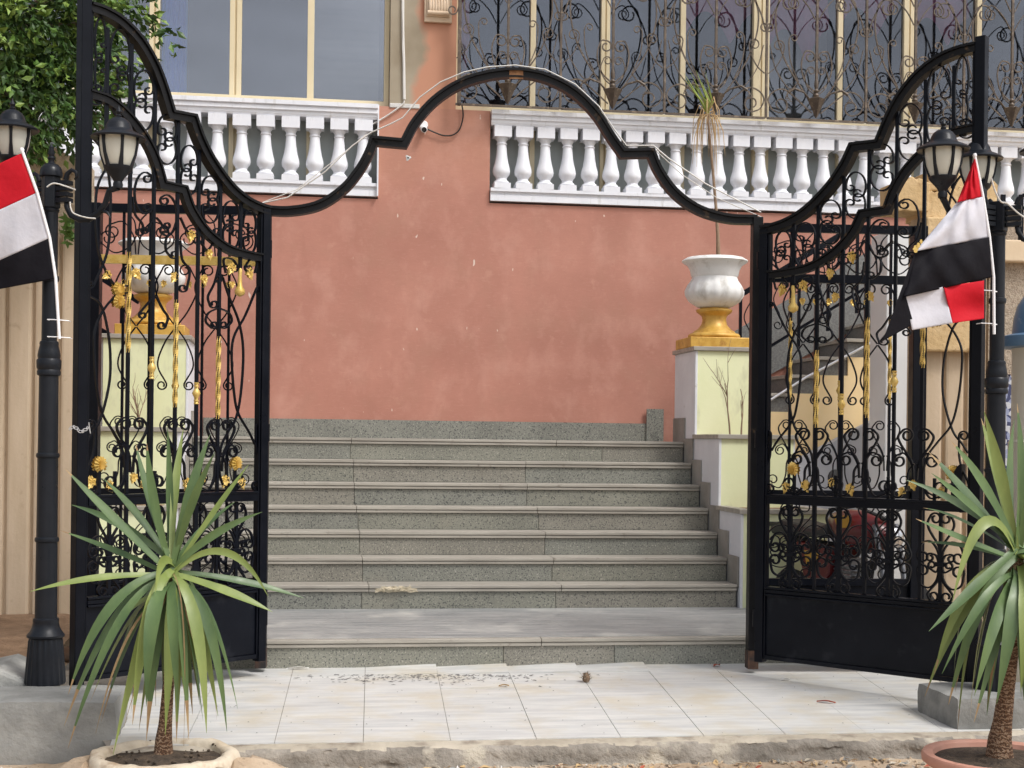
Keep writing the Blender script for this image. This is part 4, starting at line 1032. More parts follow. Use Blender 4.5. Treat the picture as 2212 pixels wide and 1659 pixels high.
# mosaic panel and blue capped kiosk
mo = P(2163,815,8.45); mo2 = P(2200,815,8.45)
mz = MB(); w = (mo2.x-mo.x)
pol = [(mo.x, .1), (mo.x, mo.z-.12), (mo.x+w*.25, mo.z-.08), (mo.x+w*.5, mo.z+.02), (mo.x+w*.75, mo.z-.08), (mo.x+w, mo.z-.12), (mo.x+w, .1)]
single('mosaic_panel', mz.prism(pol, 8.45, 8.49), M['mosaic'], 'narrow blue and white mosaic panel beside the kiosk at the right edge', 'mosaic panel')
kx = P(2250,800,7.9)
kc = (kx.x, 7.9, .1); kr = kx.x-P(2191,800,7.9).x
kz = lambda y: P(2200,y,7.9).z-.1
ki = thing('kiosk', 'cream round kiosk with a blue domed cap at the right edge', 'kiosk', kc)
part('body', MB().lathe((0,0,0), [(kr*1.1,0),(kr*1.1,kz(955)),(kr*1.03,kz(950)),(kr*1.03,kz(925)),(kr,kz(920)),(kr,kz(760)),(kr*1.02,kz(752))], 40), M['creambody'], ki, local=True, smooth=30)
part('cap', MB().lathe((0,0,0), [(kr*1.0,kz(752)),(kr*1.45,kz(750)),(kr*1.5,kz(742)),(kr*1.47,kz(727)),(kr*1.02,kz(720)),(kr*1.0,kz(712)),(kr*.97,kz(690)),(kr*.85,kz(660)),(kr*.6,kz(635)),(kr*.2,kz(618)),(.01,kz(615))], 40), M['bluecap'], ki, local=True, smooth=40)

# ================================================================== GROUND, PAVING, KERB
ZF = PG(1106,1597,.1)
bkY = 8.60; zb_t = PZ(1106,1440,8.63).z; frY = PG(1106,1596,.105).y; zf_t = .105
def tz(y): return zf_t + (zb_t-zf_t)*(y-frY)/(bkY-frY)
gs = []
NX, NY = 60, 60
g0 = MB(); rows = []; PC = PZ(352, 1622, 6.25)
ys = [-60,-30,-12,-6,-2,0,2,4,5] + [5.4+.04*i for i in range(34)] + [6.78,7.0,8,9,11,14,20,40,80]
xs = [-80,-40,-20,-10,-6,-4,-3] + [-2.6+.07*i for i in range(92)] + [4,5,7,10,20,40,80]
for y in ys:
    row = []
    for x in xs:
        z = 0
        if 5.3 < y < 6.75 and -2.7 < x < 3.9:
            z = R.uniform(-.010,.010)
            dd = math.hypot(x-PC.x, (y-PC.y))+.05*mnoise.noise(Vector((x*5,y*5,0))); z += PC.z*.80*max(0, min(1, (.58-dd)/.24))*(1 if dd > .31 else .1)*(1 if y < PC.y+.12 else .45)
        if y > 6.9: z = -.02
        row.append((x, y, z))
    rows.append(row)
single('ground', g0.grid(rows), M['sand'], 'dry sandy ground in front of the kerb', 'ground', smooth=60, kind='structure')
# soil bank left behind the concrete block
rows = []
for j in range(12):
    y = 7.15+2.7*j/11
    rows.append([(-6+(P(160,1400,9).x+6)*i/24, y, .16+.14*min(1,(y-7.15)/1.5)+R.uniform(-.02,.02)) for i in range(25)])
single('earth_bank', MB().grid(rows), M['brownsoil'], 'bare brown earth at the foot of the left fluted wall', 'ground', smooth=60, kind='structure')
single('courtyard', MB().box(XR+.5, 12, 8.62, 13, -.1, .12).box(P(160,1400,9).x+.01, XL-.5, 8.0, 13, -.1, .12), M['greyplaster'], 'grey courtyard floor beside the steps', 'ground', kind='structure')
# paving
pv = MB(); bed = MB()
bl1 = PG(262,1612,.03); xl0, xr0 = bl1.x-.02, RP.A.x+1.5
bed.add([(xl0,frY-.0,zf_t-.0055),(xr0+.8,frY-.0,zf_t-.0055),(xr0+.8,bkY+.03,zb_t-.0055),(xl0-.6,bkY+.03,zb_t-.0055)], [(0,1,2,3)])
jx = [PG(x,1597,.105).x for x in (592,788,980,1170,1365,1530)]
d = (jx[-1]-jx[0])/5; cols = [bl1.x-.012]+[jx[0]+d*(i) for i in range(-1, 11)]
bx = [P(x,1455,8.4).x for x in (632,790,952,1107,1250,1403)]; db = (bx[-1]-bx[0])/5; bcols = [bx[0]-db*2.2]+[bx[0]+db*i for i in range(-1, 11)]
yj = [frY, frY+.42, frY+.84, frY+1.26, bkY-.27, bkY+.02]
lerp = lambda a, b, t: a+(b-a)*t
for i in range(len(cols)-1):
    if cols[i] < bl1.x-.15: continue
    segs = [(0, 4), (4, 5)] if i != 4 else [(0, 3), (3, 4), (4, 5)]
    for a, b in segs:
        y0, y1 = yj[a]+.0022, yj[b]-.0022
        def X(k, y): return lerp(cols[k], bcols[k], (y-frY)/(bkY-frY))
        e = R.uniform(-.0014,.0014); e2 = R.uniform(-.0014,.0014) + (.018 if b == 5 and 3 <= i <= 6 else 0)
        g = .0014
        vs = [(X(i,y0)+g,y0,tz(y0)+e),(X(i+1,y0)-g,y0,tz(y0)+e2*.3),(X(i+1,y1)-g,y1,tz(y1)+e2),(X(i,y1)+g,y1,tz(y1)+e)]
        vs2 = [(x,y,z-.010) for x,y,z in vs]
        pv.add(vs+vs2, [(0,1,2,3),(4,5,1,0),(5,6,2,1),(6,7,3,2),(7,4,0,3)])
single('paving_bed', bed, M['grout'], 'brown grout under the marble paving', 'paving', kind='structure')
single('paving', pv, M['tile'], 'white veined marble paving sloping up to the steps', 'paving', kind='structure')
# kerb: dusty top strip and broken face
rows = []; nk = 420
k0, k1 = bl1.x-.05, PG(2045,1600,.1).x+.5
prof = [(0,zf_t-.004),(-.03,zf_t-.006),(-.055,zf_t-.009),(-.075,zf_t-.012),(-.09,zf_t-.020),(-.098,zf_t-.034),(-.103,zf_t-.05),(-.107,.035),(-.112,.018),(-.122,.002),(-.14,-.02)]
for j, (dy, z) in enumerate(prof):
    row = []
    for i in range(nk+1):
        x = k0+(k1-k0)*i/nk; f = min(1, max(0, (j-2)/3))
        n1 = mnoise.noise(Vector((x*2.2, j*.25, 3))); n2 = mnoise.noise(Vector((x*9, j*.5, 7))); n3 = mnoise.noise(Vector((x*30, j*1.1, 11)))
        row.append((x, frY+dy+f*(.020*n1+.012*n2+.008*n3), z+f*(.012*n2+.007*n3)+.002*n3))
    rows.append(row)
km = MB().grid(rows)
for j in range(len(prof)-1):
    for i in range(nk):
        if j > 3 or (j == 3 and mnoise.noise(Vector((i*.05,1,1))) > 0): km.m[j*nk+i] = 1
single('kerb', km, [M['kerb'], M['kerbface']], 'broken dusty concrete kerb edging the paving', 'kerb', smooth=60, kind='structure')

# concrete blocks
def rough_box(x0, x1, y0, y1, z0, z1, amp=.0045, seed=1, slope=0):
    rr = random.Random(seed); nx_, ny_, nz_ = 14, 8, 6; mb = MB(); cache = {}
    def pt(i, j, k):
        if (i,j,k) not in cache:
            e = [rr.uniform(-amp, amp) for _ in range(3)]
            ed = (i in (0,nx_)) + (j in (0,ny_)) + (k in (0,nz_))
            s = .006*(ed-1)
            x = lerp(x0,x1,i/nx_)+e[0]+(s if i == 0 else -s if i == nx_ else 0)
            y = lerp(y0,y1,j/ny_)+e[1]+(s if j == 0 else -s if j == ny_ else 0)
            z = lerp(z0,z1+slope*(j/ny_),k/nz_)+e[2]-(s if k == nz_ else 0)
            cache[(i,j,k)] = len(mb.v); mb.v.append((x,y,z))
        return cache[(i,j,k)]
    def q(a,b,c,d_): mb.f.append((a,b,c,d_)); mb.m.append(0)
    for i in range(nx_):
        for k in range(nz_): q(pt(i,0,k),pt(i+1,0,k),pt(i+1,0,k+1),pt(i,0,k+1)); q(pt(i+1,ny_,k),pt(i,ny_,k),pt(i,ny_,k+1),pt(i+1,ny_,k+1))
        for j in range(ny_): q(pt(i,j,nz_),pt(i+1,j,nz_),pt(i+1,j+1,nz_),pt(i,j+1,nz_))
    for j in range(ny_):
        for k in range(nz_): q(pt(0,j+1,k),pt(0,j,k),pt(0,j,k+1),pt(0,j+1,k+1)); q(pt(nx_,j,k),pt(nx_,j+1,k),pt(nx_,j+1,k+1),pt(nx_,j,k+1))
    return mb
bl1 = PG(262,1612,.03)
single('concrete_block', rough_box(bl1.x-1.6, bl1.x, 6.76, 7.22, -.03, .285, seed=3), M['concrete'], 'rough grey concrete footing under the left lamp post', 'concrete block', smooth=60, group='concrete footings of the lamp posts')
br = PG(2036,1588,.07)
single('concrete_block', rough_box(br.x+.045, br.x+1.45, br.y-.05, br.y+.42, -.03, .262, seed=5), M['concrete'], 'rough grey concrete footing under the right lamp post', 'concrete block', smooth=60, group='concrete footings of the lamp posts')
rmp = P(20,1430,7.5)
single('cement_ramp', MB().prism([(bl1.x-1.6,.2),(bl1.x-.48,.2),(bl1.x-.48,.30),(bl1.x-.62,.36),(bl1.x-.9,.30),(bl1.x-1.6,.26)], 7.23, 7.75), M['concrete'], 'sloping patch of grey cement behind the left lamp post base', 'cement', bevel=.02)

# ================================================================== LAMP POSTS
def lantern(mb_at, parent, ang):
    """lantern standing on point p (its bottom cup)"""
    p = Vector(mb_at)
    rib = lambda t, z: 1+.035*abs(math.cos(4*t)) if .20 < z < .30 else 1
    o = part('lantern', MB().lathe(p, [(.022,-.02),(.024,.0),(.020,.012),(.030,.03),(.052,.055),(.066,.07),(.068,.085),(.05,.088)], 24), M['black2'], parent, local=True, smooth=40)
    part('glass', MB().lathe(p, [(.048,.07),(.062,.09),(.080,.14),(.088,.19),(.088,.225)], 24), M['frosted'], o, local=True, smooth=60)
    part('cap', MB().lathe(p, [(.10,.222),(.126,.214),(.130,.222),(.120,.232),(.094,.244),(.070,.254),(.064,.264),(.058,.285),(.046,.303),(.028,.316),(.013,.321),(.015,.327),(.009,.334),(.015,.346),(.010,.356),(.004,.366),(.002,.378)], 32, mod=lambda t, z: 1+.03*abs(math.cos(6*t)) if .25 < z < .318 else 1), M['black2'], o, local=True, smooth=45)
    cg = MB()
    for k in range(6):
        a = ang+2*PI*k/6+.3
        pr = [(.064,.075),(.068,.09),(.086,.14),(.0945,.19),(.096,.232)]
        ww = [.013,.012,.008,.007,.010]
        t = Vector((-math.sin(a), math.cos(a), 0)); rd = Vector((math.cos(a), math.sin(a), 0)); vs = []
        for (r, z), w_ in zip(pr, ww):
            c_ = p+rd*r+Vector((0,0,z)); vs += [c_-t*w_-rd*.006, c_+t*w_-rd*.006, c_+t*w_*.7+rd*.003, c_-t*w_*.7+rd*.003]
        fs = [(4*i+k_, 4*i+4+k_, 4*i+4+(k_+1)%4, 4*i+(k_+1)%4) for i in range(4) for k_ in range(4)]
        cg.add(vs, fs)
    part('cage', cg, M['black2'], o, local=True, smooth=30)
def lamp_post(label, base, arms, head_finial=True, H=2.30):
    t = thing('lamp_post', label, 'lamp post', base, .0001, 'black cast iron lamp posts')
    fl = lambda t_, z_: 1+(.035*math.cos(18*t_) if .005 < z_ < .215 else 0)
    part('base', MB().lathe((0,0,0), [(.094,0),(.096,.01),(.080,.21),(.078,.222),(.088,.228),(.090,.238),(.076,.255),(.066,.275),(.060,.30),(.062,.305),(.060,.318),(.054,.322)], 108, mod=fl), M['black2'], t, local=True, smooth=40)
    part('lower_pole', MB().lathe((0,0,.3), [(.053,0),(.051,.39),(.056,.393),(.058,.402),(.056,.412),(.050,.416),(.049,.80),(.054,.803),(.056,.812),(.054,.822),(.048,.826),(.046,1.22)], 24), M['black2'], t, local=True, smooth=30)
    part('collar', MB().lathe((0,0,1.5), [(.047,0),(.055,.004),(.057,.02),(.053,.03),(.058,.04),(.059,.075),(.052,.085),(.054,.10),(.050,.125),(.044,.15),(.046,.158),(.043,.168),(.036,.172)], 28), M['black2'], t, local=True, smooth=40)
    part('upper_pole', MB().lathe((0,0,1.66), [(.037,0),(.036,.30),(.042,.303),(.044,.315),(.042,.327),(.036,.33),(.035,H-1.66-.02),(.040,H-1.66-.015),(.042,H-1.66-.005),(.036,H-1.66)], 24), M['black2'], t, local=True, smooth=30)
    hd = MB()
    n = 6 if head_finial else 4; r = .046 if head_finial else .052
    hd.lathe((0,0,H), [(r*.9,0),(r,.006),(r,.15),(r*.9,.155)], n)
    part('head', hd, M['black2'], t, local=True, bevel=.003)
    if head_finial:
        part('finial', MB().lathe((0,0,H+.15), [(.042,0),(.054,.006),(.055,.02),(.05,.045),(.034,.064),(.016,.072),(.014,.085),(.020,.095),(.012,.105),(.017,.118),(.011,.14),(.013,.148),(.007,.156),(.002,.17)], 20), M['black2'], t, local=True, smooth=45)
    for ang, L, rise_ in arms:
        d_ = Vector((math.cos(ang), math.sin(ang), 0)); up = Vector((0,0,1)); z0 = H+.07
        o = part('arm', MB().tube([d_*a+up*(z0+b) for a, b in ((.085,-.02),(.095,-.07),(.12,-.11),(.17,-.13),(.22,-.13),(.275,-.105),(.315,-.06),(.335,.0),(L,rise_))], [.011,.013,.014,.016,.016,.015,.014,.014,.017], 10), M['black2'], t, local=True, smooth=60)
        br_ = MB()
        t_ = Vector((-d_.y, d_.x, 0))
        for k in range(4):
            zz = z0-.045+.028*k
            vs = []
            for a, b in ((.038,-.020),(.112,-.024),(.112,.024),(.038,.020)): vs.append(d_*a+t_*b+up*zz)
            vs += [v+up*.022 for v in vs]
            br_.add(vs, [(0,3,2,1),(4,5,6,7),(0,1,5,4),(1,2,6,5),(2,3,7,6),(3,0,4,7)])
        part('bracket', br_, M['black2'], o, local=True, bevel=.002)
        c1 = [(.085,.075),(.095,.105),(.12,.122),(.145,.11),(.15,.085),(.138,.075)]
        sc_ = MB().tube([d_*a+up*(z0-.01+b) for a, b in c1], [.014,.012,.010,.009,.008,.006], 8)
        sc2 = MB().tube([d_*a+up*(z0+b) for a, b in ((.275,-.105),(.305,-.095),(.33,-.105),(.345,-.13))], [.006,.010,.008,.002], 6)
        part('scroll', sc_, M['black2'], o, local=True, smooth=60); part('leaf_tip', sc2, M['black2'], o, local=True, smooth=60)
        lantern(d_*L+up*(z0+rise_+.015), t, ang)
    return t
l1 = PZ(96,1478,7.0); l1.z = .284
s1 = 7.0/F
lp1 = lamp_post('black lamp post on the left with a finial, two lanterns and a tied flag', l1, [(math.radians(-28), .385, .015), (math.radians(140), .29, .11)], True, (1478-452)*s1)
l2 = PZ(2143,1492,7.3); l2.z = .261
lp2 = lamp_post('black lamp post on the right with three lanterns and a flag tied to it', l2, [(math.radians(200), .385, .075), (math.radians(84), .30, .125), (math.radians(-32), .225, .09)], False, (1492-505)*7.3/F)
lpx = MB()
lz = P(0,0,7).z

# ties and a cable on the lamp heads
def pcable(pxs, zc, r, m, label, jit=0):
    pts = [PZ(x, y, zc) for x, y in pxs]; q = []
    for i in range(len(pts)-1):
        for k in range(5):
            t = k/5; p0, p1, p2, p3 = pts[max(i-1,0)], pts[i], pts[i+1], pts[min(i+2,len(pts)-1)]
            q.append(.5*((2*p1)+(p2-p0)*t+(2*p0-5*p1+4*p2-p3)*t*t+(3*p1-p0-3*p2+p3)*t**3))
    q.append(pts[-1])
    return single('cable', MB().tube(q, r, 6), M[m], label, 'cable', smooth=60)
pcable([(100,404),(115,396),(140,402),(162,410)], 6.92, .004, 'cable', 'short cream cable across the head of the left lamp post')
pcable([(150,436),(152,452),(160,462),(185,470),(205,472)], 6.84, .0035, 'cable', 'thin cream cable following the right arm of the left lamp')
pcable([(2140,385),(2147,410),(2160,435),(2175,440),(2200,462),(2230,480)], 7.15, .004, 'cable', 'white cable drooping from the head of the right lamp post')

# ================================================================== FLAGS
def patch(mb, c, n=10, m=0, depth=lambda u, v: 0, zc=7.0):
    """bilinear cloth patch between four measured corners (each x, y, dz)"""
    rows = []
    for j in range(n+1):
        v = j/n; row = []
        for i in range(n+1):
            u = i/n
            x, y, dz = [(c[0][k]*(1-u)+c[1][k]*u)*(1-v)+(c[3][k]*(1-u)+c[2][k]*u)*v for k in range(3)]
            row.append(tuple(PZ(x, y, zc+dz+depth(u, v))))
        rows.append(row)
    return mb.grid(rows, m)
FM = [M['flagred'], M['flagwhite'], M['flagblack']]
for m_ in FM:                                     # thin cloth lets some light through and shows its weave
    N_, L_ = m_.node_tree.nodes, m_.node_tree.links; B_ = N_['Principled BSDF']; out_ = N_['Material Output']
    tr_ = N_.new('ShaderNodeBsdfTranslucent'); mx_ = N_.new('ShaderNodeMixShader'); mx_.inputs[0].default_value = .28
    src = B_.inputs['Base Color'].links[0].from_socket; L_.new(src, tr_.inputs[0])
    L_.new(B_.outputs[0], mx_.inputs[1]); L_.new(tr_.outputs[0], mx_.inputs[2]); L_.new(mx_.outputs[0], out_.inputs[0])
    w_ = N_.new('ShaderNodeTexNoise'); w_.inputs['Scale'].default_value = 22; w_.inputs['Detail'].default_value = 5; tc_ = N_.new('ShaderNodeTexCoord'); L_.new(tc_.outputs['Object'], w_.inputs['Vector'])
    b_ = N_.new('ShaderNodeBump'); b_.inputs['Strength'].default_value = .35; b_.inputs['Distance'].default_value = .012; L_.new(w_.outputs[0], b_.inputs['Height']); L_.new(b_.outputs[0], B_.inputs['Normal'])
def flag(label, stick, patches, ties, zc):
    top, bot = PZ(*stick[0], zc), PZ(*stick[-1], zc)
    t = thing('flag', label, 'flag', bot, 0, 'red white and black flags tied to the lamp posts')
    part('flagpole', MB().tube([PZ(*q_, zc) for q_ in stick[::-1]], .0075, 8).lathe(top, [(.008,-.01),(.012,0),(.008,.01)], 8), M['stick'], t, smooth=50)
    mb = MB()
    for c, m, f in patches: patch(mb, c, 24, m, f, zc)
    o = part('cloth', mb, FM, t)
    for p in o.data.polygons: p.use_smooth = True
    sd = o.modifiers.new('thickness', 'SOLIDIFY'); sd.thickness = .002; sd.offset = 0
    for (xa, xb2, y) in ties:
        a, b = PZ(xa, y, zc), PZ(xb2, y+3, zc+.02); c_ = (a+b)/2+Vector((0,-.015,0))
        part('cable_tie', MB().tube([a+Vector((0,.05,0)), a, c_, b, b+Vector((0,.05,0))], .0025, 5), M['stick'], t)
    return t
w1 = lambda u, v: .05*math.sin(3.3*u+1.2*v)*(1-u)+.022*math.sin(11*u-5*v)*(1-u)+.010*math.sin(23*u+9*v)*(1-u)+.012*math.sin(6*v+14*u*u)*(1-u)
flag('red, white and black flag on the left lamp post, cut by the photo edge', ((46,324),(79,416),(106,514),(119,602),(127,732)), [
    ([(-190,440,.0),(47,330,0),(79,416,0),(-170,530,.0)], 0, lambda u, v: w1(u, v/3)),
    ([(-170,530,.0),(79,416,0),(106,514,0),(-150,628,0)], 1, lambda u, v: w1(u, (1+v)/3)),
    ([(-150,628,0),(106,514,0),(119,602,0),(-140,650,0)], 2, lambda u, v: w1(u, (2+v)/3))],
    [(100,143,683),(100,146,738-5),(100,143,698-28)][:0]+[(101,147,690),(101,150,727-0)], 6.9)
w2 = lambda u, v: -.03*math.sin(PI*u)*math.sin(2.2*v+.6)+.018*math.sin(11*u+4*v)*(1-u*.8)+.009*math.sin(21*u-7*v)*math.sin(PI*u)+.012*math.sin(3*v+5*u)*math.sin(PI*u)
flag('red, white and black flag on the right lamp post, folded back on itself', ((2104,336),(2122,425),(2136,512),(2145,598),(2146,722)), [
    ([(2103,344,-.01),(2105,344,0),(2122,425,0),(2066,437,-.06)], 0, w2),
    ([(2066,437,-.06),(2122,425,0),(2136,512,0),(1975,543,-.16)], 1, w2),
    ([(1975,543,-.16),(2136,512,0),(2145,598,0),(1950,642,-.20)], 2, w2),
    ([(1975,543,-.16),(1977,545,-.16),(1951,643,-.20),(1905,737,-.24)], 2, lambda u, v: 0),
    ([(1950,640,-.20),(1955,640,-.19),(1972,700,-.17),(1905,737,-.24)], 2, lambda u, v: .0),
    ([(1954,640,-.19),(2037,619,-.12),(2056,698,-.12),(1969,713,-.17)], 1, lambda u, v: .012*math.sin(PI*u)+.008*math.sin(5*v)),
    ([(2037,619,-.12),(2124,606,-.05),(2124,688,-.06),(2056,698,-.12)], 0, lambda u, v: .03*math.sin(PI*u)*math.sin(PI*v)-.012*math.sin(6*v))],
    [(2120,2152,627),(2118,2152,698)], 7.12)
fl2 = [o for o in COL.objects if o.name.startswith('flag') and o.name == 'flag.001'][0]
em = MB()
for k, (x, y, s_) in enumerate([(1976,538,7),(1982,530,5),(1988,522,4)]):
    a = PZ(x, y, 7.12-.175); em.prism([(a.x+s_*.0022*math.cos(t)*(.6+.4*math.cos(3*t)**2), a.z+s_*.0026*math.sin(t)) for t in [2*PI*i/14 for i in range(14)]], a.y-.003, a.y)
part('emblem', em, M['gold'], fl2)

# ================================================================== YUCCAS AND POTS
def blade(mb, p0, p1, p2, w, m=0, n=10, keel=.25):
    p0, p1, p2 = Vector(p0), Vector(p1), Vector(p2); prev = None; vs = []
    side = None
    for i in range(n+1):
        t = i/n; c = p0*(1-t)**2+p1*2*t*(1-t)+p2*t*t
        d_ = ((p1-p0)*(1-t)+(p2-p1)*t).normalized()
        if side is None:
            side = d_.cross(Vector((R.uniform(-.45,.45), -.8, .6)))
            if side.length < .2: side = d_.cross(Vector((0,0,1)))
        side = (side-d_*side.dot(d_)).normalized(); nn = side.cross(d_).normalized()
        ww = w*(.50+.9*t if t < .45 else (.905+.1*(1-t)) if t < .55 else .95*(1-((t-.55)/.45)**1.5))
        ww = max(ww, .0006)
        vs += [c-side*ww+nn*ww*keel, c, c+side*ww+nn*ww*keel]
    mb.add(vs, [(3*i+k, 3*i+k+1, 3*i+4+k, 3*i+3+k) for i in range(n) for k in range(2)], m)
def yucca(label, base, crown, tips, bents, zc, trunkr, loc):
    t = thing('yucca', label, 'yucca', loc, 0, 'potted yuccas in front of the gate')
    C = PZ(*crown, zc); B = PZ(*base, zc)
    mid = (B+C)/2+Vector((.012,0,0))
    part('trunk', MB().tube([B+Vector((0,0,-.06)), B+Vector((0,0,.03)), B.lerp(mid,.25), B.lerp(mid,.6), mid, mid.lerp(C,.6), C+Vector((0,0,-.03))], [trunkr*1.6,trunkr*1.3,trunkr*1.05,trunkr*.9,trunkr*.85,trunkr*.8,trunkr*.7], 14), M['trunk'], t, smooth=60)
    def leaf(tip, dy, kind, w, m, bend=None):
        T = PZ(*tip, zc); T.y = C.y+dy; 
        st_ = C + Vector((R.uniform(-.012,.012), R.uniform(-.012,.012), R.uniform(-.05,.03) if kind != 'd' else R.uniform(-.13,-.01)))
        v = T-C
        if kind == 'u': ctl = st_+v*.5+Vector((0,0,.02))
        elif kind == 'h': ctl = st_+Vector((v.x*.5, v.y*.5, v.z*.5+.05))
        else: ctl = st_+Vector((v.x*.55+R.uniform(-.03,.03), v.y*1.05-.02, R.uniform(-.04,.05)))
        ctl += Vector((R.uniform(-.04,.04), R.uniform(-.04,.04), R.uniform(-.035,.03)))
        if bend: ctl = PZ(*bend, zc); ctl.y = C.y+dy*.6
        mb = MB(); blade(mb, st_, ctl, T, w*(.93 if w > .012 else 1)*R.uniform(.85,1.1), 0, 15)
        if m != 'yuccadry' and R.random() < .45:
            for q in range(-2 if R.random() < .8 else -4, 0): mb.m[q] = 1
        part('leaf', mb, [M[m], M['yuccadry']], t, smooth=60)
        o = t.children[-1] if False else None
    for tip, dy, kind, w in tips:
        m = R.choice(['yucca','yucca','yucca2']) if kind != 'x' else 'yuccadry'
        leaf(tip, dy, kind if kind != 'x' else 'd', w, m)
    for tip, bend, dy, w in bents: leaf(tip, dy, 'b', w, 'yucca2', bend)
    return t
def blot(n, f): return [f() for _ in range(n)]
tipsL = [((290,957),.05,'u',.024),((321,957),-.08,'u',.026),((354,920),.14,'u',.022),((387,926),.18,'u',.02),((451,938),.03,'u',.024),((466,976),-.12,'u',.022),((534,1003),.10,'h',.021),((565,1106),-.05,'h',.020),
         ((150,1012),-.06,'h',.026),((149,1091),.10,'h',.022),((118,1150),.2,'h',.018),((80,1268),-.12,'h',.022),((655,1303),.12,'h',.022),((588,1320),-.10,'h',.024),((210,1035),.2,'h',.02),((500,1090),.24,'h',.018),
         ((159,1486),-.10,'d',.028),((144,1560),-.02,'d',.026),((163,1594),-.16,'d',.026),((216,1561),.06,'d',.024),((258,1606),-.20,'d',.030),((294,1588),.10,'d',.026),((318,1594),-.05,'d',.028),((366,1566),-.22,'d',.034),((426,1534),.10,'d',.026),((450,1568),-.18,'d',.032),((490,1576),-.08,'d',.026),((510,1540),.05,'d',.024),((384,1594),-.1,'d',.026),((300,1540),-.24,'d',.034),((408,1560),.16,'d',.026),((345,1570),.2,'d',.028),((270,1560),.22,'d',.026),((230,1500),.15,'d',.024),((330,1500),-.27,'d',.036),((455,1490),.18,'d',.024),((470,1545),-.05,'d',.026),((395,1520),-.26,'d',.032),((190,1520),.1,'d',.022),
         ((212,1575),-.05,'x',.006),((275,1555),-.1,'x',.005),((400,1600),-.12,'x',.004),((240,1480),.08,'x',.012)]
zy = 6.25
yb = PZ(352,1612,zy)
for k in range(7):
    a = R.uniform(150, 520); tipsL.append(((a, R.uniform(1500,1600)-abs(a-365)*.25), R.uniform(-.22,.24), 'd', R.uniform(.019,.027)))
for k in range(5): tipsL.append(((R.uniform(280,450), R.uniform(1480,1590)), R.uniform(-.1,.15), 'x', R.uniform(.006,.014)))
yucca('sword leaved yucca in the pale clay pot on the left, leaves drooping over the footing', (352,1612), (370,1222), tipsL, [((578,1288),(492,1120),-.06,.021),((345,1270),(345,1175),-.2,.024)], zy, .028, (yb.x, yb.y, yb.z))
tipsR = [((2124,888),.02,'u',.030),((2151,902),.15,'u',.024),((2031,953),-.05,'h',.026),((2016,977),.1,'h',.026),((1974,1020),-.1,'h',.024),((1950,1036),.05,'h',.022),((1944,1116),-.08,'h',.020),((2018,1176),.18,'h',.018),((2026,1101),.2,'h',.016),
         ((1964,1351),-.12,'h',.024),((1986,1438),-.15,'d',.024),((2010,1453),.02,'d',.026),((2025,1513),-.05,'d',.026),((2007,1510),.1,'d',.022),((2055,1540),-.16,'d',.028),((2078,1585),.08,'d',.026),((2040,1480),-.22,'d',.032),((2095,1500),-.2,'d',.032),((2120,1520),.12,'d',.028),((2135,1470),-.25,'d',.036),((2165,1560),.15,'d',.028),((2200,1480),-.24,'d',.036),((2190,1520),-.2,'d',.030),
         ((2195,870),.0,'u',.032),((2240,880),-.1,'u',.028),((2300,930),.1,'u',.028),((2360,1000),-.05,'h',.024),((2420,1080),.1,'h',.024),((2440,1180),-.1,'h',.024),((2430,1300),.1,'h',.024),((2230,905),.15,'u',.024),((2280,1000),.2,'h',.02),
         ((2240,1540),-.15,'d',.03),((2280,1570),-.2,'d',.03),((2330,1540),-.1,'d',.028),((2380,1480),.1,'d',.026),((2400,1420),-.1,'d',.026),((2260,1500),-.25,'d',.034),((2310,1580),.15,'d',.026),((2350,1500),.2,'d',.026),((2220,1580),.2,'d',.026),((2185,1545),-.1,'x',.010),((2100,1470),.2,'d',.026),((2070,1440),.22,'d',.024)]
zr = 5.95
yb2 = PZ(2158,1612,zr)
for k in range(7):
    a = R.uniform(2000, 2400); tipsR.append(((a, R.uniform(1480,1590)-abs(a-2195)*.25), R.uniform(-.22,.24), 'd', R.uniform(.021,.028)))
for k in range(4): tipsR.append(((R.uniform(2090,2260), R.uniform(1450,1570)), R.uniform(-.1,.15), 'x', R.uniform(.006,.012)))
yucca('sword leaved yucca in the terracotta bowl on the right, in front of the lamp post', (2158,1612), (2196,1190), tipsR, [((2022,1290),(2100,1010),-.1,.026)], zr, .037, (yb2.x, yb2.y, yb2.z))
pc1 = PZ(352,1622,zy)
pt1 = thing('plant_pot', 'pale dusty clay pot half buried in sand with an uneven broken rim, bottom left', 'plant pot', (pc1.x, pc1.y, -.02), 0, 'plant pots with yuccas')
zz = pc1.z+.015
ru = lambda t_, z_: 1+.02*math.sin(2*t_+.6)+.012*math.sin(5*t_)+.008*math.sin(11*t_)
pm = MB().lathe((0,0,0), [(.318,0),(.320,zz*.4),(.318,zz*.75),(.312,zz*.9),(.300,zz*.98),(.285,zz),(.270,zz+.001),(.256,zz-.006),(.248,zz-.016),(.242,zz-.05)], 96, mod=ru)
pm.v = [(x+.010*mnoise.noise(Vector((x*14,y*14,z*20))), y+.010*mnoise.noise(Vector((x*14+9,y*14,z*20))), z+(.016*mnoise.noise(Vector((x*7,y*7,1)))+.008*mnoise.noise(Vector((x*25,y*25,3)))) * (z > .03)) for x, y, z in pm.v]
part('pot', pm, M['claypot'], pt1, local=True, smooth=60)
clod = MB()
for k in range(90):
    a = R.uniform(0, 2*PI); r_ = R.uniform(.05,.275)
    q_ = R.choice([.003,.004,.006,.008]); c_ = (r_*math.cos(a), r_*math.sin(a), zz-.03+.022*(1-r_/.27)+(.024 if r_ > .245 else 0))
    clod.lathe(c_, [(q_*.6,-q_*.5),(q_,0),(q_*.7,q_*.6),(q_*.2,q_*.8)], 6)
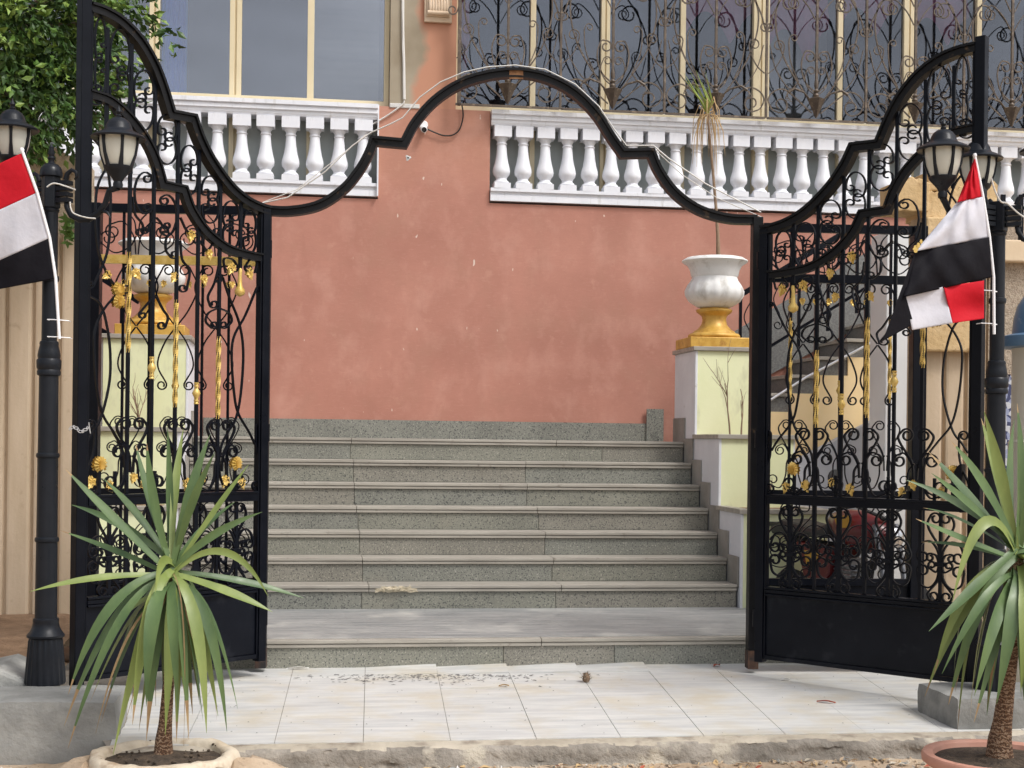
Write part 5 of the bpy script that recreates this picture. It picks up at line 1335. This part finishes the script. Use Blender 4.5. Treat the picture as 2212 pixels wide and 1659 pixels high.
part('soil', MB().lathe((0,0,0), [(.258,zz-.03),(.20,zz-.032),(.12,zz-.022),(.05,zz-.005),(.001,zz)], 40, mod=lambda t_, z_: 1+.04*math.sin(5*t_), cap=False), M['soil'], pt1, local=True, smooth=60)
part('soil_clods', clod, M['soil'], pt1, local=True, smooth=60).__setitem__('kind','stuff')
pc2 = PZ(2160,1630,zr)
pt2 = thing('plant_pot', 'round terracotta bowl with a thick rim, bottom right', 'plant pot', (pc2.x, pc2.y, 0), 0, 'plant pots with yuccas')
zz = pc2.z; pr_ = .315
part('pot', MB().lathe((0,0,0), [(.20,0),(.25,.05),(pr_*.87,zz-.055),(pr_*.93,zz-.05),(pr_*1.0,zz-.035),(pr_*1.01,zz-.012),(pr_*.985,zz),(pr_*.90,zz+.001),(pr_*.86,zz-.006),(pr_*.84,zz-.03)], 72, mod=lambda t_, z_: 1+.004*math.sin(36*t_)), M['terracotta'], pt2, local=True, smooth=45)
so = part('soil', MB().lathe((0,0,0), [(pr_*.855,zz-.025),(.22,zz-.018),(.12,zz-.02),(.05,zz-.005),(.001,zz)], 40, mod=lambda t_, z_: 1+.02*math.sin(7*t_), cap=False), M['soil'], pt2, local=True, smooth=60)
# ================================================================== TREE (left, behind the wall)
def tree():
    ct = P(90,150,9.0)
    t = thing('tree', 'leafy ficus tree spilling over the wall at the top left', 'tree', (ct.x-.7, 10.6, .1))
    rr = random.Random(21)
    b = Vector((ct.x-.7, 10.6, .1)); top = Vector((ct.x-.6, 10.1, 3.9))
    tm = MB().tube([b, b.lerp(top,.3)+Vector((.05,0,0)), b.lerp(top,.7)+Vector((-.05,0,0)), top], [.14,.11,.09,.06], 10)
    blobs = []
    spec = [(20,40,9.0,.65),(110,60,9.1,.6),(190,40,9.2,.5),(60,150,8.9,.6),(130,140,9.2,.46),(20,215,8.9,.42),(95,205,9.0,.36),(125,240,9.1,.24),(30,262,8.9,.24),(228,0,9.4,.27),(115,170,9.5,.40),(40,190,9.4,.42),(190,90,9.6,.22),
            (-80,60,9.0,.7),(-120,200,9.0,.7),(40,-100,9.2,.8),(160,-80,9.4,.6),(230,-110,9.6,.35),(-60,290,9.0,.35),(208,175,9.5,.15),(215,250,9.5,.13)]
    for x, y, yy, r in spec:
        c = P(x, y, yy); blobs.append((c, r*.8))
        tm.tube([top+Vector((rr.uniform(-.1,.1),0,rr.uniform(-.6,.1))), (top+c)/2+Vector((0,.1,.1)), c], [.04,.025,.008], 6)
    part('trunk', tm, M['bark'], t, smooth=60)
    mb = MB()
    for c, r in blobs:
        n = int(900*r**2*3.5)+80
        tw = int(n/14)
        for k in range(tw):
            d = Vector((rr.gauss(0,1), rr.gauss(0,1)-.25, rr.gauss(0,.9))).normalized()
            rad = r*(rr.random()**.4)*rr.uniform(.8,1.12)
            p = c+Vector((d.x, d.y*.8, d.z*.95))*rad
            dirn = (d+Vector((rr.uniform(-.5,.5), -.15, rr.uniform(-.9,.2)))).normalized()
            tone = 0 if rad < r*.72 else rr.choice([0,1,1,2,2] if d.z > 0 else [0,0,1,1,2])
            for q in range(14):
                o = p+dirn*(.016*q)+Vector((rr.gauss(0,.022), rr.gauss(0,.022), rr.gauss(0,.022)))
                L = rr.uniform(.05,.085); w = L*.24
                a = (dirn+Vector((rr.gauss(0,.6), rr.gauss(0,.6), rr.gauss(-.3,.5)))).normalized()
                s = a.cross(Vector((rr.gauss(0,1), rr.gauss(0,1), rr.gauss(0,1)))).normalized(); nn = s.cross(a)
                b0 = o; b1 = o+a*L*.45+nn*.006; b2 = o+a*L
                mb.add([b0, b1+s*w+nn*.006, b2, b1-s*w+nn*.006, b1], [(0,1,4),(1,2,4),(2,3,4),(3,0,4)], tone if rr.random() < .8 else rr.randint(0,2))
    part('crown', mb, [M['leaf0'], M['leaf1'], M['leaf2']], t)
    return t
tree()
# sprig of green on the wall behind the left lamp
rr = random.Random(4); sp = MB()
for k in range(70):
    c = P(rr.uniform(138,165), rr.uniform(470,525), 9.72); a = Vector((rr.gauss(0,1), rr.gauss(-.5,.5), rr.gauss(0,1))).normalized(); s = a.cross(Vector((0,1,.3))).normalized()
    sp.add([c, c+a*.03+s*.011, c+a*.06, c+a*.03-s*.011], [(0,1,2,3)])
single('creeper', sp, M['leaf1'], 'small green creeper sprig on the fluted wall beside the left lamp post', 'plant')

# ================================================================== MOTORBIKE (behind the right gate leaf)
mk = PZ(1822,1262,9.7)
bx_, by_ = mk.x, mk.y
bike = thing('motorbike', 'red motorbike parked in the courtyard, seen through the right gate leaf', 'motorbike', (bx_, by_, .0), .0001)
def wheel(x):
    w = MB()
    for i in range(1):
        ring = [(x+.27*math.cos(t), 0, .29+.27*math.sin(t)) for t in [2*PI*k/28 for k in range(29)]]
        w.tube(ring, .045, 8, cap=False)
    o = part('tyre', w, M['rubber'], bike, local=True, smooth=60)
    rm = MB().tube([(x+.215*math.cos(t), 0, .29+.215*math.sin(t)) for t in [2*PI*k/28 for k in range(29)]], .018, 6, cap=False)
    for k in range(12): rm.tube([(x,0,.29),(x+.21*math.cos(k*PI/6),0,.29+.21*math.sin(k*PI/6))], .004, 4)
    rm.merge(MB().lathe((0,0,-.05), [(.04,0),(.05,.03),(.05,.07),(.04,.1)], 12), Matrix.Translation((x,0,.29)) @ Matrix.Rotation(PI/2,4,'X'))
    part('rim', rm, M['chrome'], o, local=True, smooth=50)
wheel(-.62); wheel(.64)
part('frame', MB().tube([(.45,0,.95),(.3,0,.70),(.22,0,.32),(-.2,0,.30),(-.62,0,.29)], .024, 8).tube([(.45,0,.93),(.05,0,.80),(-.7,0,.82)], .024, 8).tube([(-.62,.07,.29),(-.5,.07,.80)], .022, 8).tube([(-.62,-.07,.29),(-.5,-.07,.80)], .022, 8), M['rubber'], bike, local=True, smooth=60)
part('fuel_tank', MB().merge(MB().lathe((0,0,0), [(.02,-.28),(.09,-.25),(.13,-.12),(.15,.05),(.13,.2),(.07,.28),(.02,.3)], 20), Matrix.Translation((.17,0,.93)) @ Matrix.Rotation(PI/2+.12,4,'Y') @ Matrix.Diagonal((.9,1,1,1))), M['redpaint'], bike, local=True, smooth=60)
part('side_cover', MB().prism([(-.42,.82),(.02,.80),(.0,.62),(-.12,.52),(-.32,.58)], -.12, .12), M['redpaint'], bike, local=True, bevel=.02)
part('sticker', MB().prism([(-.30,.76),(-.12,.77),(-.14,.68),(-.26,.66)], -.126, -.1215), M['yellowsticker'], bike, local=True)
part('sticker', MB().prism([(.08,1.02),(.26,1.03),(.24,.95),(.12,.94)], -.146, -.14), M['yellowsticker'], bike, local=True)
part('saddle', MB().prism([(-.75,.90),(-.60,.96),(-.2,.92),(-.02,.97),(-.02,.86),(-.72,.84)], -.13, .13), M['seat'], bike, local=True, bevel=.03)
part('rear_rack', MB().box(-.86,-.60,-.12,.12,.90,.93), M['seat'], bike, local=True, bevel=.01)
eng = MB().box(-.14,.16,-.12,.12,.30,.48)
for k in range(7): eng.box(.0,.2,-.09,.09,.50+.03*k,.515+.03*k)
eng.box(.03,.17,-.07,.07,.48,.74).merge(MB().lathe((0,0,0), [(.10,0),(.11,.02),(.11,.05),(.08,.07)], 18), Matrix.Translation((-.02,-.12,.39)) @ Matrix.Rotation(PI/2,4,'X'))
part('engine', eng, M['engine'], bike, local=True, bevel=.006)
part('exhaust', MB().tube([(.18,-.1,.60),(.28,-.13,.5),(.24,-.14,.28),(.0,-.15,.24),(-.35,-.16,.30),(-.85,-.17,.38)], [.018,.02,.02,.022,.04,.045], 10), M['chrome'], bike, local=True, smooth=60)
part('fork', MB().tube([(.64,-.08,.29),(.44,-.08,.98)], .02, 8).tube([(.64,.08,.29),(.44,.08,.98)], .02, 8), M['engine'], bike, local=True, smooth=60)
part('mudguard', MB().ribbon([(.64+.335*math.cos(t), .29+.335*math.sin(t)) for t in [.2+2.2*k/12 for k in range(13)]], .01, -.06, .06), M['rubber'], bike, local=True, smooth=60)
part('headlight', MB().merge(MB().lathe((0,0,0), [(.02,-.08),(.055,-.04),(.065,0),(.05,.012)], 18), Matrix.Translation((.55,0,.90)) @ Matrix.Rotation(PI/2,4,'Y')), M['chrome'], bike, local=True, smooth=50)
part('handlebar', MB().tube([(.30,-.34,1.07),(.40,-.2,1.10),(.43,0,1.02),(.40,.2,1.10),(.30,.34,1.07)], .012, 8), M['rubber'], bike, local=True, smooth=60)
for s in (-1, 1):
    o = part('mirror', MB().tube([(.38,s*.25,1.09),(.36,s*.32,1.25)], .006, 6).merge(MB().lathe((0,0,0), [(.02,-.01),(.055,0),(.055,.012),(.03,.02)], 14), Matrix.Translation((.35,s*.33,1.28)) @ Matrix.Rotation(PI/2,4,'Y')), M['rubber'], bike, local=True, smooth=50)
bike.rotation_euler = (0, 0, math.radians(-76))

# ================================================================== SMALL LITTER
def on_pave(x, y, lift=0):
    r = ray(x, y); k = None
    # pavement plane z = tz(Y)
    m_ = (zb_t-zf_t)/(bkY-frY); k = (zf_t - m_*frY - EYE)/(r.z - m_*r.y)
    return Vector((r.x*k, r.y*k, EYE+r.z*k+lift))
pcn = on_pave(1265,1474)
cone = MB(); rr = random.Random(9)
for k in range(90):
    a = rr.uniform(0,2*PI); h = rr.random(); r_ = .026*math.sin(PI*min(.95,h+.1)); c = pcn+Vector((math.cos(a)*r_, math.sin(a)*r_, .008+.05*h))
    d_ = Vector((math.cos(a), math.sin(a), rr.uniform(-.2,.9))).normalized()*rr.uniform(.010,.02); s = d_.cross(Vector((0,0,1))).normalized()*.006
    cone.add([c-s, c+s, c+d_], [(0,1,2)], rr.choice([0,0,1]))
cone.lathe(pcn, [(.012,.0),(.022,.015),(.02,.035),(.006,.055)], 10, 0)
single('dry_flower_head', cone, [M['twig'], M['tread']], 'dry brown flower head lying on the white paving', 'dry flower')
def leaf_litter(px_, L, w, ang, m, label, name, lift=.003):
    c = on_pave(*px_, lift); d_ = Vector((math.cos(ang), math.sin(ang), 0)); s = Vector((-d_.y, d_.x, 0)); rows = []
    for j in range(9):
        t = j/8; ww = w*math.sin(PI*t)**.8; cc = c+d_*(L*(t-.5))+Vector((0,0,.012*math.sin(PI*t)*.6))
        rows.append([cc-s*ww+Vector((0,0,.008)), cc, cc+s*ww+Vector((0,0,.005))])
    return single(name, MB().grid(rows), M[m], label, 'litter')
M['redleaf'] = mat('red_leaf', (.32,.06,.03,1), .6, (.42,.10,.05,1), 30)
M['paper'] = mat('white_paper', (.75,.74,.72,1), .8)
M['bluelitter'] = mat('blue_plastic', (.05,.14,.5,1), .4)
leaf_litter((1783,1519), .10, .014, -.5, 'redleaf', 'single curled red leaf on the paving before the right gate leaf', 'fallen_leaf')
leaf_litter((1694,1471), .07, .014, .3, 'paper', 'small white paper scrap on the paving near the right gate post', 'paper_scrap')
leaf_litter((1547,1440), .07, .018, .7, 'redleaf', 'crumpled red scrap at the foot of the lowest step', 'litter_scrap')
leaf_litter((1087,1484), .06, .010, .1, 'drytuft', 'pale dry petal scrap on the middle of the paving', 'dry_petal')
leaf_litter((642,1446), .13, .014, .05, 'paper', 'flat white scrap at the foot of the step beside the left gate post', 'paper_scrap')
# dark scuffs of soot and dust at the back of the paving: tiny leaf crumbs
cr = MB(); rr = random.Random(13)
for k in range(480):
    if k < 360: x = rr.gauss(rr.choice([790,900,980,1060]),70); y = 1458+abs(rr.gauss(0,9))
    else: x = rr.uniform(420,1990); y = rr.uniform(1455,1590)
    if x < 420 or x > 1990: continue
    c = on_pave(x, y, .0035); L = rr.uniform(.003,.016) if k < 360 else rr.uniform(.002,.007); a = rr.gauss(0,.35); d_ = Vector((math.cos(a), math.sin(a), 0))*L; s = Vector((-d_.y, d_.x, 0))*.3
    cr.add([c-d_, c+s+Vector((0,0,.002)), c+d_, c-s], [(0,1,2,3)])
single('dust_crumbs', cr, mat('dark_crumb', (.08,.08,.085,1), .9, (.16,.15,.14,1), 40), 'dark crumbs of leaf dust scattered over the paving', 'debris', kind='stuff')
# gravel, twigs and scraps under the kerb
gr = MB(); rr = random.Random(17)
def pebble(c, r, m):
    vs = []
    for a in ((1,0,0),(-1,0,0),(0,1,0),(0,-1,0),(0,0,1),(0,0,-1)): vs.append(Vector(c)+Vector(a)*r*rr.uniform(.6,1.25))
    gr.add(vs, [(0,2,4),(2,1,4),(1,3,4),(3,0,4),(2,0,5),(1,2,5),(3,1,5),(0,3,5)], m)
for k in range(1100):
    x = rr.uniform(-2.4,3.6); y = frY-.12-abs(rr.gauss(0,.12)); pebble((x, y, rr.uniform(-.004,.008)), rr.choice([.003,.004,.005,.007,.009,.013]) , rr.choice([0,0,0,0,1,1,1,3,4]))
for k in range(500):
    x = rr.uniform(-2.2,-.4); y = rr.uniform(5.9,6.7); pebble((x, y, .004), rr.choice([.004,.006,.009]), rr.choice([0,1,2]))
for k in range(380):
    x = rr.uniform(-2.2,3.6); y = frY-.13-abs(rr.gauss(0,.10)); c = Vector((x, y, .010)); a = rr.uniform(0,PI); L = rr.uniform(.008,.035); d_ = Vector((math.cos(a)*L, math.sin(a)*L, rr.uniform(-.004,.01)))
    s = Vector((-d_.y, d_.x, 0))*rr.uniform(.15,.5)
    gr.add([c-d_, c+s+Vector((0,0,.006)), c+d_, c-s], [(0,1,2,3)], rr.choice([1,4,4,3,0,3,4,0,1,0,2,4,4,1,5]))
single('gravel', gr, [M['sand'], M['kerb'], M['mortar'], M['concrete'], M['drytuft'], M['redleaf']], 'gravel, dry leaves and scraps along the foot of the kerb', 'gravel', kind='stuff')
c = PG(1205,1653,.0)
single('litter_wrapper', MB().grid([[c+Vector((.05*(i-1.5), .018*j, .012+.014*math.sin(i*2+j))) for i in range(4)] for j in range(3)]), [M['bluelitter']], 'crumpled blue plastic wrapper in the gravel under the kerb', 'litter')
st_ = MB(); rr = random.Random(31)
for nm, (x, y, r_) in enumerate([(1155,1642,.035),(1442,1640,.03),(857,1636,.03)]):
    c = PG(x, y+6, 0); mb = MB(); n = 8
    mb.lathe(c, [(r_*.7,-.01),(r_,r_*.4),(r_*.75,r_*.95),(r_*.3,r_*1.25)], 7, mod=lambda t_, z_: 1+.2*math.sin(3*t_+nm))
    single('stone', mb, M['kerb'], ['pale angular stone against the kerb below the fourth paving joint', 'grey stone in the litter right of the blue wrapper', 'small flat stone under the left end of the kerb'][nm], 'stone', group='loose stones under the kerb')

# ================================================================== CAMERA, LIGHT
cam = bpy.data.cameras.new('camera'); co = bpy.data.objects.new('camera', cam); COL.objects.link(co)
cam.sensor_width = 36; cam.lens = F/2212*36; cam.shift_y = VH/2212; cam.clip_end = 500; cam.clip_start = .05
co.matrix_world = Matrix.Translation((0,0,EYE)) @ Matrix.Rotation(-PSI,4,'Z') @ Matrix.Rotation(PI/2,4,'X') @ Matrix.Rotation(TH,4,'Z')
sc.camera = co
sd = Vector((.52,-.54,1.0)).normalized()
el = math.asin(sd.z); az = math.atan2(sd.x, sd.y)
w = bpy.data.worlds.new('World'); sc.world = w; w.use_nodes = True
N = w.node_tree.nodes; Lk = w.node_tree.links; bg = N['Background']
sky = N.new('ShaderNodeTexSky'); sky.sky_type = 'NISHITA'; sky.sun_disc = False; sky.sun_elevation = el; sky.sun_rotation = az
sky.air_density = 1.0; sky.dust_density = 4.0; sky.ozone_density = 1.0
hs = N.new('ShaderNodeHueSaturation'); hs.inputs['Saturation'].default_value = .35
Lk.new(sky.outputs[0], hs.inputs['Color']); bg.inputs[1].default_value = .15
# broken cloud: streaks of lighter and darker sky
tc = N.new('ShaderNodeTexCoord'); mp = N.new('ShaderNodeMapping'); mp.inputs['Scale'].default_value = (1,1,3.2); Lk.new(tc.outputs['Generated'], mp.inputs[0])
cn = N.new('ShaderNodeTexNoise'); cn.inputs['Scale'].default_value = 3.2; cn.inputs['Detail'].default_value = 7; cn.inputs['Roughness'].default_value = .55; Lk.new(mp.outputs[0], cn.inputs['Vector'])
cr_ = N.new('ShaderNodeMapRange'); Lk.new(cn.outputs[0], cr_.inputs[0]); cr_.inputs[1].default_value = .3; cr_.inputs[2].default_value = .7; cr_.inputs[3].default_value = .62; cr_.inputs[4].default_value = 1.38
mu = N.new('ShaderNodeVectorMath'); mu.operation = 'SCALE'; Lk.new(hs.outputs[0], mu.inputs[0]); Lk.new(cr_.outputs[0], mu.inputs['Scale']); Lk.new(mu.outputs[0], bg.inputs[0])
sl = bpy.data.lights.new('sun', 'SUN'); sl.energy = 1.3; sl.angle = math.radians(14); sl.color = (1,.98,.955)
so = bpy.data.objects.new('sun', sl); COL.objects.link(so); so.rotation_euler = sd.to_track_quat('Z','Y').to_euler()
so.location = (4,-6,12)
sc.view_settings.view_transform = 'Standard'; sc.view_settings.look = 'None'; sc.view_settings.exposure = 0.4; sc.view_settings.gamma = 1
sc.render.engine = 'CYCLES'
sc.cycles.use_denoising = True
sc.cycles.transparent_max_bounces = 16
